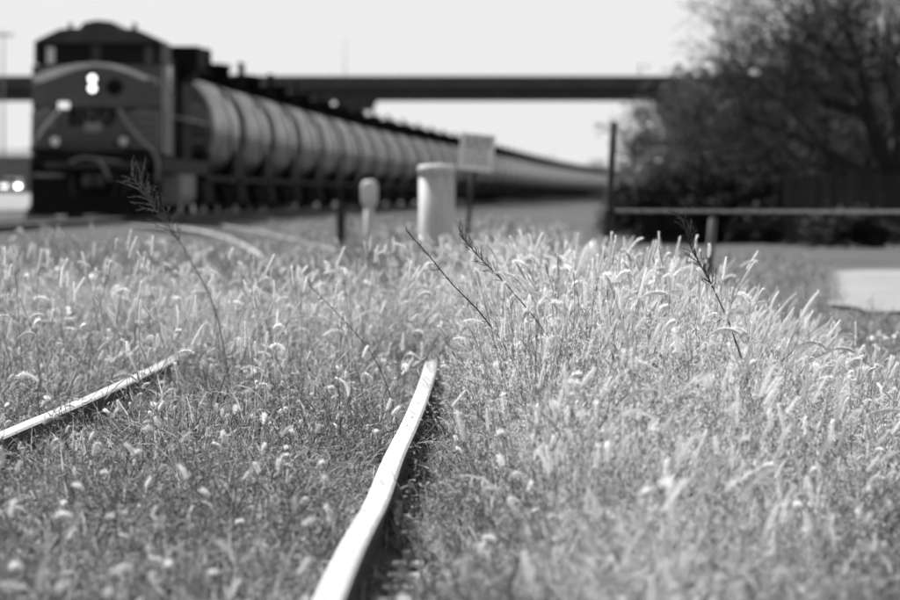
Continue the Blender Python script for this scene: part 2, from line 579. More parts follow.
def locomotive():
    d0 = 147.4
    h = math.atan2(float(main_c(171) - main_c(147)), 24.0)
    root = empty('locomotive', (float(main_c(d0)), d0, zm), -h,
                 label='dark diesel freight locomotive with lit headlights at the head of the train', cat='locomotive')
    P = lambda x, y: ((x - 98.5) / 42.4, (217 - y) / 42.4)
    # underframe, plow, steps
    m = MB()
    m.box(-1.5, 1.5, 0.6, 22.0, 1.05, 1.42, M_LOCODARK, 0.03)
    m.box(-1.53, 1.53, 0.25, 1.2, 1.2, 1.46, M_LOCODARK, 0.03)
    m.build('underframe', root)
    m = MB()
    m.prism_x([(0.45, 0.05), (0.1, 0.06), (0.28, 0.55), (0.42, 0.95), (0.5, 0.95)], -1.5, 0.0, M_IRON)
    m.prism_x([(0.45, 0.05), (0.1, 0.06), (0.28, 0.55), (0.42, 0.95), (0.5, 0.95)], 0.002, 1.5, M_IRON)
    m.build('snow_plough', root)
    for sx in (-1, 1):
        m = MB()
        for k in range(4):
            m.box(sx * 1.3 - 0.2, sx * 1.3 + 0.2, 0.3 + k * 0.06, 0.62 + k * 0.06, 0.32 + k * 0.28, 0.36 + k * 0.28, M_LOCODARK)
        m.box(sx * 1.53 - 0.015, sx * 1.53 + 0.015, 0.3, 0.8, 0.3, 1.44, M_LOCODARK)
        m.build('step', root)
    m = MB()
    m.box(-0.2, 0.2, -0.35, 0.4, 0.72, 1.0, M_GEAR, 0.05)
    m.box(-0.26, -0.06, -0.55, -0.3, 0.7, 1.02, M_GEAR, 0.06)
    m.box(0.1, 0.24, -0.5, -0.3, 0.7, 1.02, M_GEAR, 0.05)
    m.build('coupler', root)
    for sx in (-0.55, 0.5, 0.75):
        m = MB()
        m.tube([(sx, 0.2, 1.05), (sx, -0.05, 0.75), (sx * 0.9, -0.12, 0.5)], 0.035, M_GEAR, 6)
        m.build('air_hose', root)
    m = MB()
    m.tube([(-0.62, 0.1, 1.3), (-0.3, 0.02, 1.42), (0.2, 0.0, 1.36), (0.62, 0.1, 1.3)], 0.03, M_LOCORAIL, 6)
    m.tube([(0.1, 0.0, 1.36), (0.3, -0.1, 1.05), (0.36, -0.15, 0.85)], 0.035, M_LOCORAIL, 6)
    m.build('uncoupling_lever', root)
    m = MB()
    m.box(-1.2, 1.2, 0.22, 0.25, 1.16, 1.3, M_GEAR)
    m.box(-0.75, 0.75, 0.2, 0.24, 1.56, 1.78, M_GEAR, 0.02)
    m.build('end_plate', root)
    # front platform panel with lettering area
    m = MB()
    m.box(-1.5, 1.5, 0.26, 0.34, 1.47, 1.62, M_LOCODARK)
    m.box(-1.56, 1.56, 0.9, 2.0, 1.47, 2.55, M_LOCO, 0.05)
    m.build('nose_base', root)
    m = MB()
    m.prism_x([(0.9, 2.56), (0.82, 2.62), (0.82, 3.2), (0.98, 3.62), (2.4, 3.62), (2.4, 2.56)], -1.55, 1.55, M_LOCO)
    nose = m.build('nose', root)
    # pale swoop stripe under the windscreen
    up = [P(x, y) for x, y in ((33, 76), (45, 70), (60, 65.5), (76, 62.5), (94, 61.5), (112, 62.5), (128, 66.5), (144, 73), (160, 80))]
    lo = [P(x, y) for x, y in ((160, 85), (144, 78), (128, 71.5), (112, 66.5), (94, 64.5), (76, 68.5), (60, 74.5), (45, 80), (33, 84))]
    m = MB()
    k = len(up)
    vs = [(p[0], 0.815 if p[1] < 3.2 else 0.815 + (p[1] - 3.2) / 0.42 * 0.16 - 0.006, p[1]) for p in up + lo]
    m.add(vs, [(i, 2 * k - 1 - i, 2 * k - 2 - i, i + 1) for i in range(k - 1)], M_LOCOSTRIPE)
    m.build('stripe', nose)
    # cab
    m = MB()
    roof = [P(x, y) for x, y in ((34, 62), (34.5, 40), (38, 38), (60, 27.5), (80, 26.5), (84, 21), (97, 18.5), (112, 20), (121, 26.5), (137, 27.5), (160, 38), (163.5, 41), (163.5, 62))]
    m.prism(roof[::-1], 1.1, 4.6, M_CAB)
    m.box(-1.56, 1.56, 2.4, 4.6, 1.47, 3.66, M_LOCOSIDE, 0.03)
    cab = m.build('cab', root)
    for (x0, x1) in ((38, 91), (102, 159)):
        m = MB()
        q = [P(x0, 64), P(x0, 44), P(x1, 44), P(x1, 64)]
        fr = 0.05
        poly_plate(m, q[::-1], 1.1, 0.03, M_IRON)
        w = m.build('windscreen_frame', cab)
        m = MB()
        q2 = [(q[0][0] + fr, q[0][1] + fr), (q[1][0] + fr, q[1][1] - fr), (q[2][0] - fr, q[2][1] - fr), (q[3][0] - fr, q[3][1] + fr)]
        poly_plate(m, q2[::-1], 1.068, 0.015, M_GLASS)
        m.build('windscreen', cab)
    m = MB()
    m.box(1.562, 1.575, 2.7, 4.2, 2.95, 3.62, M_GLASS)
    m.build('side_window', cab)
    m = MB()
    m.box(-1.5, 1.5, 0.9, 1.12, 4.1, 4.13, M_LOCODARK)
    m.build('visor', cab)
    for x in (69, 134):
        m = MB()
        c = P(x, 27)
        m.tube([(c[0], 1.6, c[1] - 0.05), (c[0], 1.6, c[1] + 0.14)], 0.05, M_IRON, 8)
        m.build('antenna', cab)
    for x in (51, 150):  # pale and dim cards painted in as reflections on the windscreens
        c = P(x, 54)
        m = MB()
        m.box(c[0] - 0.1, c[0] + 0.1, 1.02, 1.05, c[1] - 0.2, c[1] + 0.2, mat('reflection_pale' if x < 90 else 'reflection_dim', 0.75 if x < 90 else 0.09, 0.6, 0.05), 0.01)
        m.build('pane_reflection', cab)
    # lamps
    for y in (78, 87.5):
        c = P(94, y)
        m = MB()
        m.lathe([(0.13, 0.0), (0.13, 0.1)], M_IRON, 'y', 16, (c[0], 0.70, c[1]))
        hl = m.build('headlight', nose)
        m = MB()
        m.lathe([(0.095, 0.0), (0.095, 0.012)], M_LAMP, 'y', 16, (c[0], 0.685, c[1]))
        m.build('lens', hl)
    c = P(116, 86)
    m = MB()
    m.lathe([(0.17, 0), (0.19, 0.02), (0.19, 0.12)], M_IRON, 'y', 20, (c[0], 0.70, c[1]))
    m.build('bell_grille', nose)
    c = P(65, 104.5)  # glowing plate added in place of a glint on the handrail
    m = MB()
    m.box(c[0] - 0.13, c[0] + 0.13, 0.76, 0.80, c[1] - 0.08, c[1] + 0.08, M_GLINT, 0.015)
    m.build('handrail_glint', nose)
    for x, mm in ((58.5, M_DITCH), (127, MATS['lit_ditch_light'])):
        c = P(x, 141)
        m = MB()
        m.lathe([(0.14, 0), (0.14, 0.16)], M_IRON, 'y', 16, (c[0], 0.08, c[1]))
        dl = m.build('ditch_light', root)
        m = MB()
        m.lathe([(0.11, 0), (0.11, 0.012)], M_DITCH if x < 90 else mat('dim_ditch_light', 0.3, 0.3, 0.0, 4, emit=0.06), 'y', 16, (c[0], 0.066, c[1]))
        m.build('lens', dl)
    # nose door block and lettering
    m = MB()
    c0, c1 = P(80, 132), P(110, 96)
    m.box(c0[0], c1[0], 0.86, 0.895, c0[1], 2.5, M_LOCO, 0.01)
    m.build('nose_door', root)
    text_obj('BNSF', 0.52, M_IRON, root, (P(94, 118)[0], 0.85, P(94, 118)[1]), (PI / 2, 0, 0))
    for x in (84, 98, 92):
        pass
    m = MB()
    a, b = P(86, 122), P(103, 131)
    m.box(a[0], b[0], 0.835, 0.858, b[1], a[1], M_LOCOGREY, 0.005)
    m.build('access_panel', root)
    # grey louvred panels beside the steps
    for (xa, xb, ya, yb) in ((34, 58, 110, 128), (130, 160, 110, 150)):
        a, b = P(xa, ya), P(xb, yb)
        m = MB()
        m.box(a[0], b[0], 0.80, 0.88, b[1], a[1], M_LOCOSIDE)
        n = 5
        for i in range(n):
            z = b[1] + (a[1] - b[1]) * (i + 0.5) / n
            m.box(a[0] + 0.02, b[0] - 0.02, 0.775, 0.799, z - 0.02, z + 0.02, M_LOCORAIL)
        m.build('side_panel', root)
    # handrails
    for pts in (((66, 108), (56, 118), (44, 133), (33, 150)), ((122, 108), (130, 122), (145, 140), (157, 151), (161, 160), (161, 182))):
        m = MB()
        m.tube([(P(x, y)[0], 0.12, P(x, y)[1]) for x, y in pts], 0.045, M_LOCORAIL, 8)
        m.build('handrail', root)
    m = MB()
    m.tube([(-1.5, 0.2, 1.46), (-1.5, 0.2, 2.5), (-1.0, 0.2, 2.55)], 0.025, M_LOCORAIL, 6)
    m.tube([(1.5, 0.2, 1.46), (1.5, 0.2, 2.5), (1.0, 0.2, 2.55)], 0.025, M_LOCORAIL, 6)
    m.build('handrail', root)
    # long hood
    m = MB()
    m.box(-0.95, 0.95, 4.6, 17.0, 1.44, 4.1, M_LOCODARK, 0.08)
    m.box(-0.7, 0.7, 6.5, 9.0, 4.1, 4.45, M_IRON, 0.05)
    m.box(-0.5, 0.5, 10.5, 12.5, 4.1, 4.5, M_IRON, 0.05)
    for k in range(11):
        m.box(0.951, 0.975, 4.9 + k * 1.08, 5.86 + k * 1.08, 1.75, 3.3, M_LOCODARK, 0.01)
    m.build('engine_hood', root)
    m = MB()
    m.box(-1.1, 1.1, 17.0, 21.4, 1.44, 3.5, M_LOCODARK, 0.06)
    m.prism([(-1.1, 3.5), (1.1, 3.5), (1.5, 3.9), (1.5, 4.45), (-1.5, 4.45), (-1.5, 3.9)][::-1], 17.2, 21.2, M_IRON)
    m.build('radiator', root)
    for sx in (-1, 1):
        m = MB()
        m.tube([(sx * 1.5, 4.7, 2.45), (sx * 1.5, 12, 2.45), (sx * 1.5, 21.4, 2.45)], 0.03, M_LOCORAIL, 6)
        for k in range(9):
            m.tube([(sx * 1.5, 4.8 + k * 2.05, 1.42), (sx * 1.5, 4.8 + k * 2.05, 2.45)], 0.014, M_LOCODARK, 5)
        m.build('side_handrail', root)
    m = MB()
    m.prism([(-1.5, 0.3), (1.5, 0.3), (1.58, 0.5), (1.58, 1.04), (-1.58, 1.04), (-1.58, 0.5)][::-1], 7.6, 14.4, M_LOCOGREY)
    m.build('fuel_tank', root)
    truck = bogie_mesh(3, 1.9, 0.53)
    for y in (3.9, 18.3):
        add_bogie(root, truck, y)
    return root


def bogie_mesh(n, wb, r):
    fr = MB()
    L = (n - 1) * wb
    for sx in (-1, 1):
        fr.box(sx * 1.05 - 0.1, sx * 1.05 + 0.1, -L / 2 - 0.4, L / 2 + 0.4, 0.5, 0.78, M_IRON, 0.05)
        for k in range(n):
            y = -L / 2 + k * wb
            fr.box(sx * 1.12 - 0.13, sx * 1.12 + 0.13, y - 0.2, y + 0.2, r - 0.22, r + 0.24, M_IRON, 0.04)
        for k in range(n - 1):
            y = -L / 2 + (k + 0.5) * wb
            for q in (-0.15, 0.15):
                fr.tube([(sx * 1.1, y + q, 0.35), (sx * 1.1, y + q, 0.85)], 0.11, M_IRON, 8)
    fr.box(-1.0, 1.0, -0.25, 0.25, 0.6, 0.98, M_IRON, 0.03)
    wh = MB()
    for sx in (-1, 1):
        wh.lathe([(r + 0.03, sx * 0.69), (r + 0.03, sx * 0.715), (r, sx * 0.72), (r - 0.01, sx * 0.83), (r - 0.1, sx * 0.835), (0.2, sx * 0.79)], M_IRON, 'x', 24)
    wh.tube([(-0.8, 0, 0), (0.8, 0, 0)], 0.08, M_IRON, 8)
    return fr.mesh('bogie'), wh.mesh('wheelset'), n, wb, r


def add_bogie(root, bm, y):
    fr, wh, n, wb, r = bm
    b = link('bogie', fr, root, (0, y, 0))
    for k in range(n):
        link('wheelset', wh, b, (0, -(n - 1) * wb / 2 + k * wb, r))


loco = locomotive()

# ------------------------------------------------------------------ tank cars
ORD = ['first', 'second', 'third', 'fourth', 'fifth', 'sixth', 'seventh', 'eighth', 'ninth', 'tenth', 'eleventh', 'twelfth',
       'thirteenth', 'fourteenth', 'fifteenth', 'sixteenth']


def tank_car():
    root = empty('tank_car', (0, 0, 0))
    r, zc, L = 1.53, 2.42, 14.2
    prof = []
    for i in range(7):
        a = i / 6 * PI / 2
        prof.append((max(0.02, r * math.sin(a)), -L / 2 + 0.62 * (1 - math.cos(a))))
    for q in (0.2, 0.4, 0.6, 0.8):
        prof.append((r, -L / 2 + 0.62 + (L - 1.24) * q))
    for i in range(7):
        a = (1 - i / 6) * PI / 2
        prof.append((max(0.02, r * math.sin(a)), L / 2 - 0.62 * (1 - math.cos(a))))
    m = MB()
    m.lathe(prof, M_TANK, 'y', 48, (0, 0, zc))
    m.build('tank_shell', root)
    m = MB()
    m.box(-0.35, 0.35, -8.3, 8.3, 0.72, 1.02, M_IRON)
    for q in (-6.6, 6.6):
        m.prism([(-1.35, 0.95), (1.35, 0.95), (1.42, 1.7), (0.8, 1.2), (-0.8, 1.2), (-1.42, 1.7)][::-1], q - 0.5, q + 0.5, M_IRON)
    for q in (-8.2, 8.2):
        m.box(-1.45, 1.45, q - 0.25, q + 0.25, 0.98, 1.06, M_IRON)
    for sx in (-1, 1):
        m.box(sx * 1.4 - 0.03, sx * 1.4 + 0.03, -8.4, 8.4, 0.93, 1.05, M_LOCODARK)
    m.build('underframe', root)
    m = MB()
    m.box(-0.9, 0.9, -4.6, 4.6, 0.28, 0.9, M_IRON, 0.05)
    m.build('brake_gear', root)
    m = MB()
    m.lathe([(0.62, 3.7), (0.62, 4.5), (0.66, 4.5), (0.64, 4.62), (0.3, 4.68)], M_IRON, 'z', 20)
    m.build('valve_housing', root)
    m = MB()
    m.box(-1.0, 1.0, -1.4, 1.4, 3.98, 4.03, M_IRON)
    for sx in (-1, 1):
        for z in (4.35, 4.68):
            m.tube([(sx * 0.98, -1.4, z), (sx * 0.98, 1.4, z)], 0.03, M_IRON, 5)
        for y in (-1.4, -0.5, 0.5, 1.4):
            m.tube([(sx * 0.98, y, 3.98), (sx * 0.98, y, 4.68)], 0.03, M_IRON, 5)
    m.build('walkway', root)
    for sx in (-1, 1):
        m = MB()
        for y in (-0.22, 0.22):
            m.tube([(sx * 1.62, y, 1.0), (sx * 1.66, y, 2.6), (sx * 1.3, y, 3.6), (sx * 0.98, y, 4.1)], 0.025, M_IRON, 5)
        for k in range(7):
            m.tube([(sx * 1.64, -0.22, 1.15 + k * 0.27), (sx * 1.64, 0.22, 1.15 + k * 0.27)], 0.016, M_IRON, 4)
        m.build('ladder', root)
    for q in (-1, 1):
        m = MB()
        m.tube([(-1.4, q * 8.3, 1.05), (-1.4, q * 8.3, 2.0), (1.4, q * 8.3, 2.0), (1.4, q * 8.3, 1.05)], 0.035, M_LOCORAIL, 6)
        m.tube([(-1.2, q * 8.0, 2.95), (1.2, q * 8.0, 2.95)], 0.045, M_LOCORAIL, 6)
        for sx in (-0.9, 0.9):
            m.tube([(sx, q * 8.0, 2.95), (sx, q * 7.3, 2.95)], 0.03, M_LOCORAIL, 5)
        m.build('end_handrail', root)
        m = MB()
        m.box(-0.18, 0.18, q * 8.6 - 0.42, q * 8.6 + 0.42, 0.72, 0.98, M_IRON, 0.04)
        m.build('coupler', root)
    bm = bogie_mesh(2, 1.78, 0.46)
    for y in (-6.4, 6.4):
        add_bogie(root, bm, y)
    return root


proto = tank_car()
N_CARS = 50
d = 147.4 + 22.2 + 9.2
prev = None
for i in range(N_CARS):
    o = proto if i == 0 else copy_tree(proto)
    o.location = (float(main_c(d)), d, zm)
    o.rotation_euler = (0, 0, -heading(d))
    lab = ('black tank car coupled directly behind the locomotive' if i == 0 else
           'black tank car, %s in line behind the locomotive' % ORD[i] if i < len(ORD) else
           'small black tank car far down the train towards the horizon')
    tag(o, lab, 'tank car', 'tank cars of the freight train' if i < len(ORD) else 'distant tank cars at the far end of the train')
    if i >= 15:      # too small to show more than the main shapes
        for ch in list(o.children):
            if ch.name.split('.')[0] in ('ladder', 'end_handrail', 'coupler'):
                bpy.data.objects.remove(ch)
    d += 18.0

# ------------------------------------------------------------------ overpass
BD = 525.0
bx = lambda x: (x - 450) / F * BD
bzz = lambda y: CZ + (HZ - y) / F * BD
br = empty('overpass_bridge', (0, BD, 0), label='long dark road overpass crossing above the train', cat='bridge')
m = MB()
m.box(-90, 70, -5.2, 5.2, bzz(88), bzz(83.5), M_CONC, 0.05)
m.build('deck', br)
for sy in (-1, 1):
    m = MB()
    m.box(-90, 70, sy * 5.2 - 0.15, sy * 5.2 + 0.15, bzz(83.4), bzz(77.0), M_CONCD, 0.03)
    m.build('parapet', br)
for k in range(5):
    m = MB()
    y = -4.2 + k * 2.1
    m.box(-90, 70, y - 0.25, y + 0.25, bzz(90), bzz(88.1), M_CONCD)
    m.box(-90, 70, y - 0.06, y + 0.06, bzz(99.5), bzz(90), M_CONCD)
    m.box(-90, 70, y - 0.25, y + 0.25, bzz(100.5), bzz(99.5), M_CONCD)
    m.build('girder', br)
for xc in (356, 675, -190, 990):
    m = MB()
    x = bx(xc)
    m.prism([(x - 1.7, bzz(100.7)), (x + 1.7, bzz(100.7)), (x + 1.4, bzz(110)), (x - 1.4, bzz(110))], -5.0, 5.0, M_CONCD)
    for q in (-3.6, 0, 3.6):
        m.lathe([(0.55, -0.5), (0.55, bzz(110))], M_CONCD, 'z', 16, (x, q, 0))
    m.build('pier', br)
# slim lamp mast on the overpass
m = MB()
x = bx(345)
m.tube([(x, 0, bzz(83)), (x, 0, bzz(60)), (x, 0, bzz(38))], [0.05, 0.035, 0.02], M_LOCORAIL, 6)
o = m.build('thin_mast', None, (0, BD, 0))
tag(o, 'thin pale mast standing on the overpass behind the train', 'mast')

# ------------------------------------------------------------------ things left of the locomotive
d = 600.0
s = F / d
v = empty('parked_car', ((12.5 - 450) / s, d, 1.24), 0.0, label='white car with glowing lamps added for its sun glint, at the left edge', cat='car')
m = MB()
body = [(-0.92, 0.35), (0.92, 0.35), (0.95, 0.75), (0.86, 0.98), (-0.86, 0.98), (-0.95, 0.75)]
m.prism(body[::-1], -2.2, 2.2, M_VAN)
m.prism_x([(-1.2, 0.98), (-0.5, 1.5), (1.2, 1.52), (2.0, 0.98)], -0.78, 0.78, M_VAN)
cb = m.build('body', v)
m = MB()
m.add([(-0.7, -1.16, 1.03), (0.7, -1.16, 1.03), (0.62, -0.6, 1.45), (-0.62, -0.6, 1.45)], [(0, 1, 2, 3)], M_GLASS)
m.build('windscreen', v)
for sx in (-1, 1):  # glowing lamps added to stand in for the sun glint on the car
    m = MB()
    m.box(sx * 0.7 - 0.18, sx * 0.7 + 0.18, -2.27, -2.19, 0.66, 0.88, mat('car_glint_glow', 0.9, 0.3, 0.0, 4, emit=9.0), 0.02)
    m.build('headlight', v)  # added glowing lamp, stands in for the sun glint on the car
    for y in (-1.35, 1.35):
        m = MB()
        m.lathe([(0.32, sx * 0.72), (0.34, sx * 0.76), (0.34, sx * 0.9), (0.3, sx * 0.93)], M_TYRE, 'x', 20, (0, y, 0.34))
        m.build('wheel', v)
m = MB()
m.box(-0.8, 0.8, -2.23, -2.2, 0.42, 0.6, M_IRON)
m.build('grille', v)
# bank that carries the far road, pale ramp in front
m = MB()
m.add([(-120, 560, -0.05), (-30, 560, -0.05), (-30, 580, 1.23), (-120, 580, 1.23), (-30, 640, 1.23), (-120, 640, 1.23)],
      [(0, 1, 2, 3), (3, 2, 4, 5)], M_ROAD)
tag(m.build('far_road'), 'pale far road at the left edge beyond the tracks', 'road', kind='structure')
m = MB()
m.add([(-12.8, 189, 0.66), (-50, 189, 0.66), (-13.6, 206, 1.16), (-50, 206, 1.16), (-13.8, 216, 1.16), (-50, 216, 1.16)],
      [(1, 0, 2, 3), (3, 2, 4, 5)], M_ROAD)
m.add([(-50, 184, 0.0), (-12.6, 184, 0.0), (-12.8, 189, 0.66), (-50, 189, 0.66), (-13.8, 216, 1.16), (-50, 216, 1.16), (-13.9, 222, 0.0), (-50, 222, 0.0), (-13.6, 206, 1.16)],
      [(0, 1, 2, 3), (5, 4, 6, 7), (1, 6, 4, 8, 2)], M_BALLAST)
tag(m.build('gravel_ramp'), 'pale gravel ramp at the left behind the locomotive', 'ramp', kind='structure')
d = 720.0
s = F / d
sh = empty('shed', (0, d, 0), label='long grey flat shed far behind the locomotive at left', cat='building')
m = MB()
xr = (60 - 450) / s
zt = CZ + (HZ - 153) / s
m.box(-75, xr, -8, 8, -0.3, zt - 0.4, M_WALL)
wl_ = m.build('wall', sh)
m = MB()
m.prism_x([(-8.4, zt - 0.4), (8.4, zt - 0.4), (0, zt + 0.5)], -75.3, xr + 0.3, M_ROOF)
m.build('roof', sh)
for xa in (6, 24):
    m = MB()
    q = (xa - 450) / s
    m.box(q - 0.7, q + 0.7, -8.06, -8.005, 0.0, 2.6, M_CONCD)
    m.build('door', sh)
d = 300.0
s = F / d
m = MB()
m.tube([((3.5 - 450) / s, d, 0), ((3.5 - 450) / s, d, CZ + (HZ - 30) / s)], [0.06, 0.035], M_LOCORAIL, 8)
m.box((3.5 - 450) / s - 0.5, (3.5 - 450) / s + 0.5, d - 0.05, d + 0.05, CZ + (HZ - 36) / s, CZ + (HZ - 34) / s, M_LOCORAIL)
tag(m.build('utility_pole'), 'thin grey utility pole at the left edge of the picture', 'pole')

# ------------------------------------------------------------------ posts, sign, cable
# telecom marker post with domed cap
d = 92.0
s = F / d
x = (369.5 - 450) / s
zb = float(ground_z(x, d))
mp_ = empty('marker_post', (x, d, zb), label='slim white marker post with fat domed cap before the tank cars', cat='marker post')
zt = CZ + (HZ - 180) / s - zb
zc_ = CZ + (HZ - 205) / s - zb
m = MB()
m.lathe([(0.072, -0.05), (0.072, zc_ + 0.02)], M_WHITE, 'z', 20)
m.build('shaft', mp_)
m = MB()
m.lathe([(0.085, zc_ - 0.02), (0.125, zc_ + 0.03), (0.125, zt - 0.09), (0.11, zt - 0.04), (0.07, zt - 0.008), (0.02, zt)], M_WHITE, 'z', 24)
m.build('cap', mp_)
# fat cable pedestal
d = 74.0
s = F / d
x = (437 - 450) / s
pd = empty('cable_pedestal', (x, d, 0), label='fat white cylindrical utility pedestal rising from the grass', cat='pedestal')
zt = CZ + (HZ - 165) / s
m = MB()
m.lathe([(0.205, -0.05), (0.212, 0.2), (0.212, zt - 0.10)], M_WHITE, 'z', 32)
m.build('drum', pd)
m = MB()
m.lathe([(0.228, zt - 0.11), (0.228, zt - 0.03), (0.2, zt), (0.02, zt + 0.012)], M_WHITE, 'z', 32)
m.build('lid', pd)
# sign on leaning post
d = 82.0
s = F / d
ps = lambda x, y: ((x - 450) / s, 0, CZ + (HZ - y) / s)
sg = empty('warning_sign', (0, d, 0), label='square pale printed sign, tilted, on a thin dark post', cat='sign')
a, b = ps(467, 240), ps(476, 135)
dirx = (b[0] - a[0]) / (b[2] - a[2])
m = MB()
m.tube([(a[0] - dirx * a[2], 0.02, -0.05), (b[0], 0.02, b[2])], 0.028, M_POST, 8)
m.build('post', sg)
c = ps(476.5, 152.5)
hw = 17.5 / s
m = MB()
m.box(-hw, hw, -0.005, 0.005, -hw * 1.06, hw * 1.06, M_SIGN, 0.003)
face = m.build('sign_panel', sg, (c[0], -0.025, c[2]), (0, 0.10, 0))
rng = random.Random(5)
m = MB()
for r_, z in enumerate((0.72, 0.40, 0.08, -0.24, -0.54)):
    xx = -0.8 + rng.uniform(0, 0.2)
    hh = 0.09 if r_ < 2 else 0.06
    while xx < 0.7:
        w_ = rng.uniform(0.12, 0.34)
        x2 = min(xx + w_, 0.82)
        m.box(xx * hw, x2 * hw, -0.0075, -0.0055, (z - hh) * hw, (z + hh) * hw, M_PRINT)
        xx = x2 + rng.uniform(0.06, 0.14)
m.build('print', face)
# dark steel post with wire rope to the right
d = 72.0
s = F / d
p0, p1 = ps(607.5, 250), ps(613.5, 122)
dirx = (p1[0] - p0[0]) / (p1[2] - p0[2])
po = empty('steel_post', (0, d, 0), label='tall dark steel post, slightly leaning, holding the cable', cat='post')
m = MB()
m.tube([(p0[0] - dirx * (p0[2] + 0.1), 0, -0.1), (p1[0], 0, p1[2])], 0.042, M_POST, 8)
m.build('shaft', po)
m = MB()
q = ps(610, 211)
m.lathe([(0.06, -0.04), (0.06, 0.04)], M_POST, 'z', 12, (q[0], 0, q[2]))
m.build('cable_clamp', po)
m = MB()
A = Vector((q[0] + 0.06, d, q[2]))
B = Vector((14.0, d + 1.5, CZ + (HZ - 201) / s))
for k in range(3):
    pts = []
    n = 520
    for i in range(n):
        t = i / (n - 1)
        p = A.lerp(B, t)
        sag = -0.05 * 4 * t * (1 - t)
        ph = t * 150 + k * 2 * PI / 3
        pts.append((p.x, p.y + 0.011 * math.sin(ph), p.z + sag + 0.011 * math.cos(ph)))
    m.tube(pts, 0.011, M_CABLE, 5)
tag(m.build('wire_rope'), 'twisted steel wire rope stretched from the dark post to the right edge', 'cable')
d = 73.0
s = F / d
a, b = ps(708, 275), ps(713, 219)
dirx = (b[0] - a[0]) / (b[2] - a[2])
m = MB()
m.tube([(a[0] - dirx * a[2], d, -0.1), (b[0], d, b[2])], [0.055, 0.048], M_WOOD, 10)
m.tube([(b[0], d, b[2] - 0.005), (b[0], d, b[2] + 0.02)], [0.045, 0.03], M_WOOD, 10)
tag(m.build('wooden_stake'), 'short grey wooden stake standing below the stretched cable', 'stake')
d = 95.0
s = F / d
a, b = ps(341, 236), ps(341.5, 205)
zb = float(ground_z(a[0], d))
m = MB()
m.box(a[0] - 0.065, a[0] + 0.065, d - 0.05, d + 0.05, zb - 0.1, b[2], M_POST, 0.01)
m.box(a[0] - 0.08, a[0] + 0.08, d - 0.06, d + 0.06, b[2] + 0.002, b[2] + 0.03, M_POST, 0.008)
tag(m.build('short_post'), 'short dark square post left of the white marker post', 'post')

# ------------------------------------------------------------------ board fence and mound behind the cable
d = 139.0
s = F / d
fence = empty('board_fence', (0, d, 0), label='dark upright board fence under the big bare tree', cat='fence')
rng = random.Random(8)
bd = MB()
bd.box(-0.068, 0.068, -0.012, 0.012, 0, 1.55, M_FENCE, 0.004)
bd_me = bd.mesh('board')
x = (787 - 450) / s
while x < 15:
    link('board', bd_me, fence, (x, rng.uniform(-0.004, 0.004), rng.uniform(-0.03, 0.02)), (0, rng.uniform(-0.01, 0.01), 0))
    x += 0.142
for z in (0.35, 1.2):
    m = MB()
    m.box((787 - 450) / s - 0.05, 15, 0.018, 0.06, z, z + 0.09, M_FENCE)
    m.build('fence_rail', fence)
for k in range(4):
    m = MB()
    xx = (787 - 450) / s + k * 2.4
    m.box(xx - 0.05, xx + 0.05, 0.062, 0.16, -0.1, 1.5, M_FENCE)
    m.build('fence_post', fence)
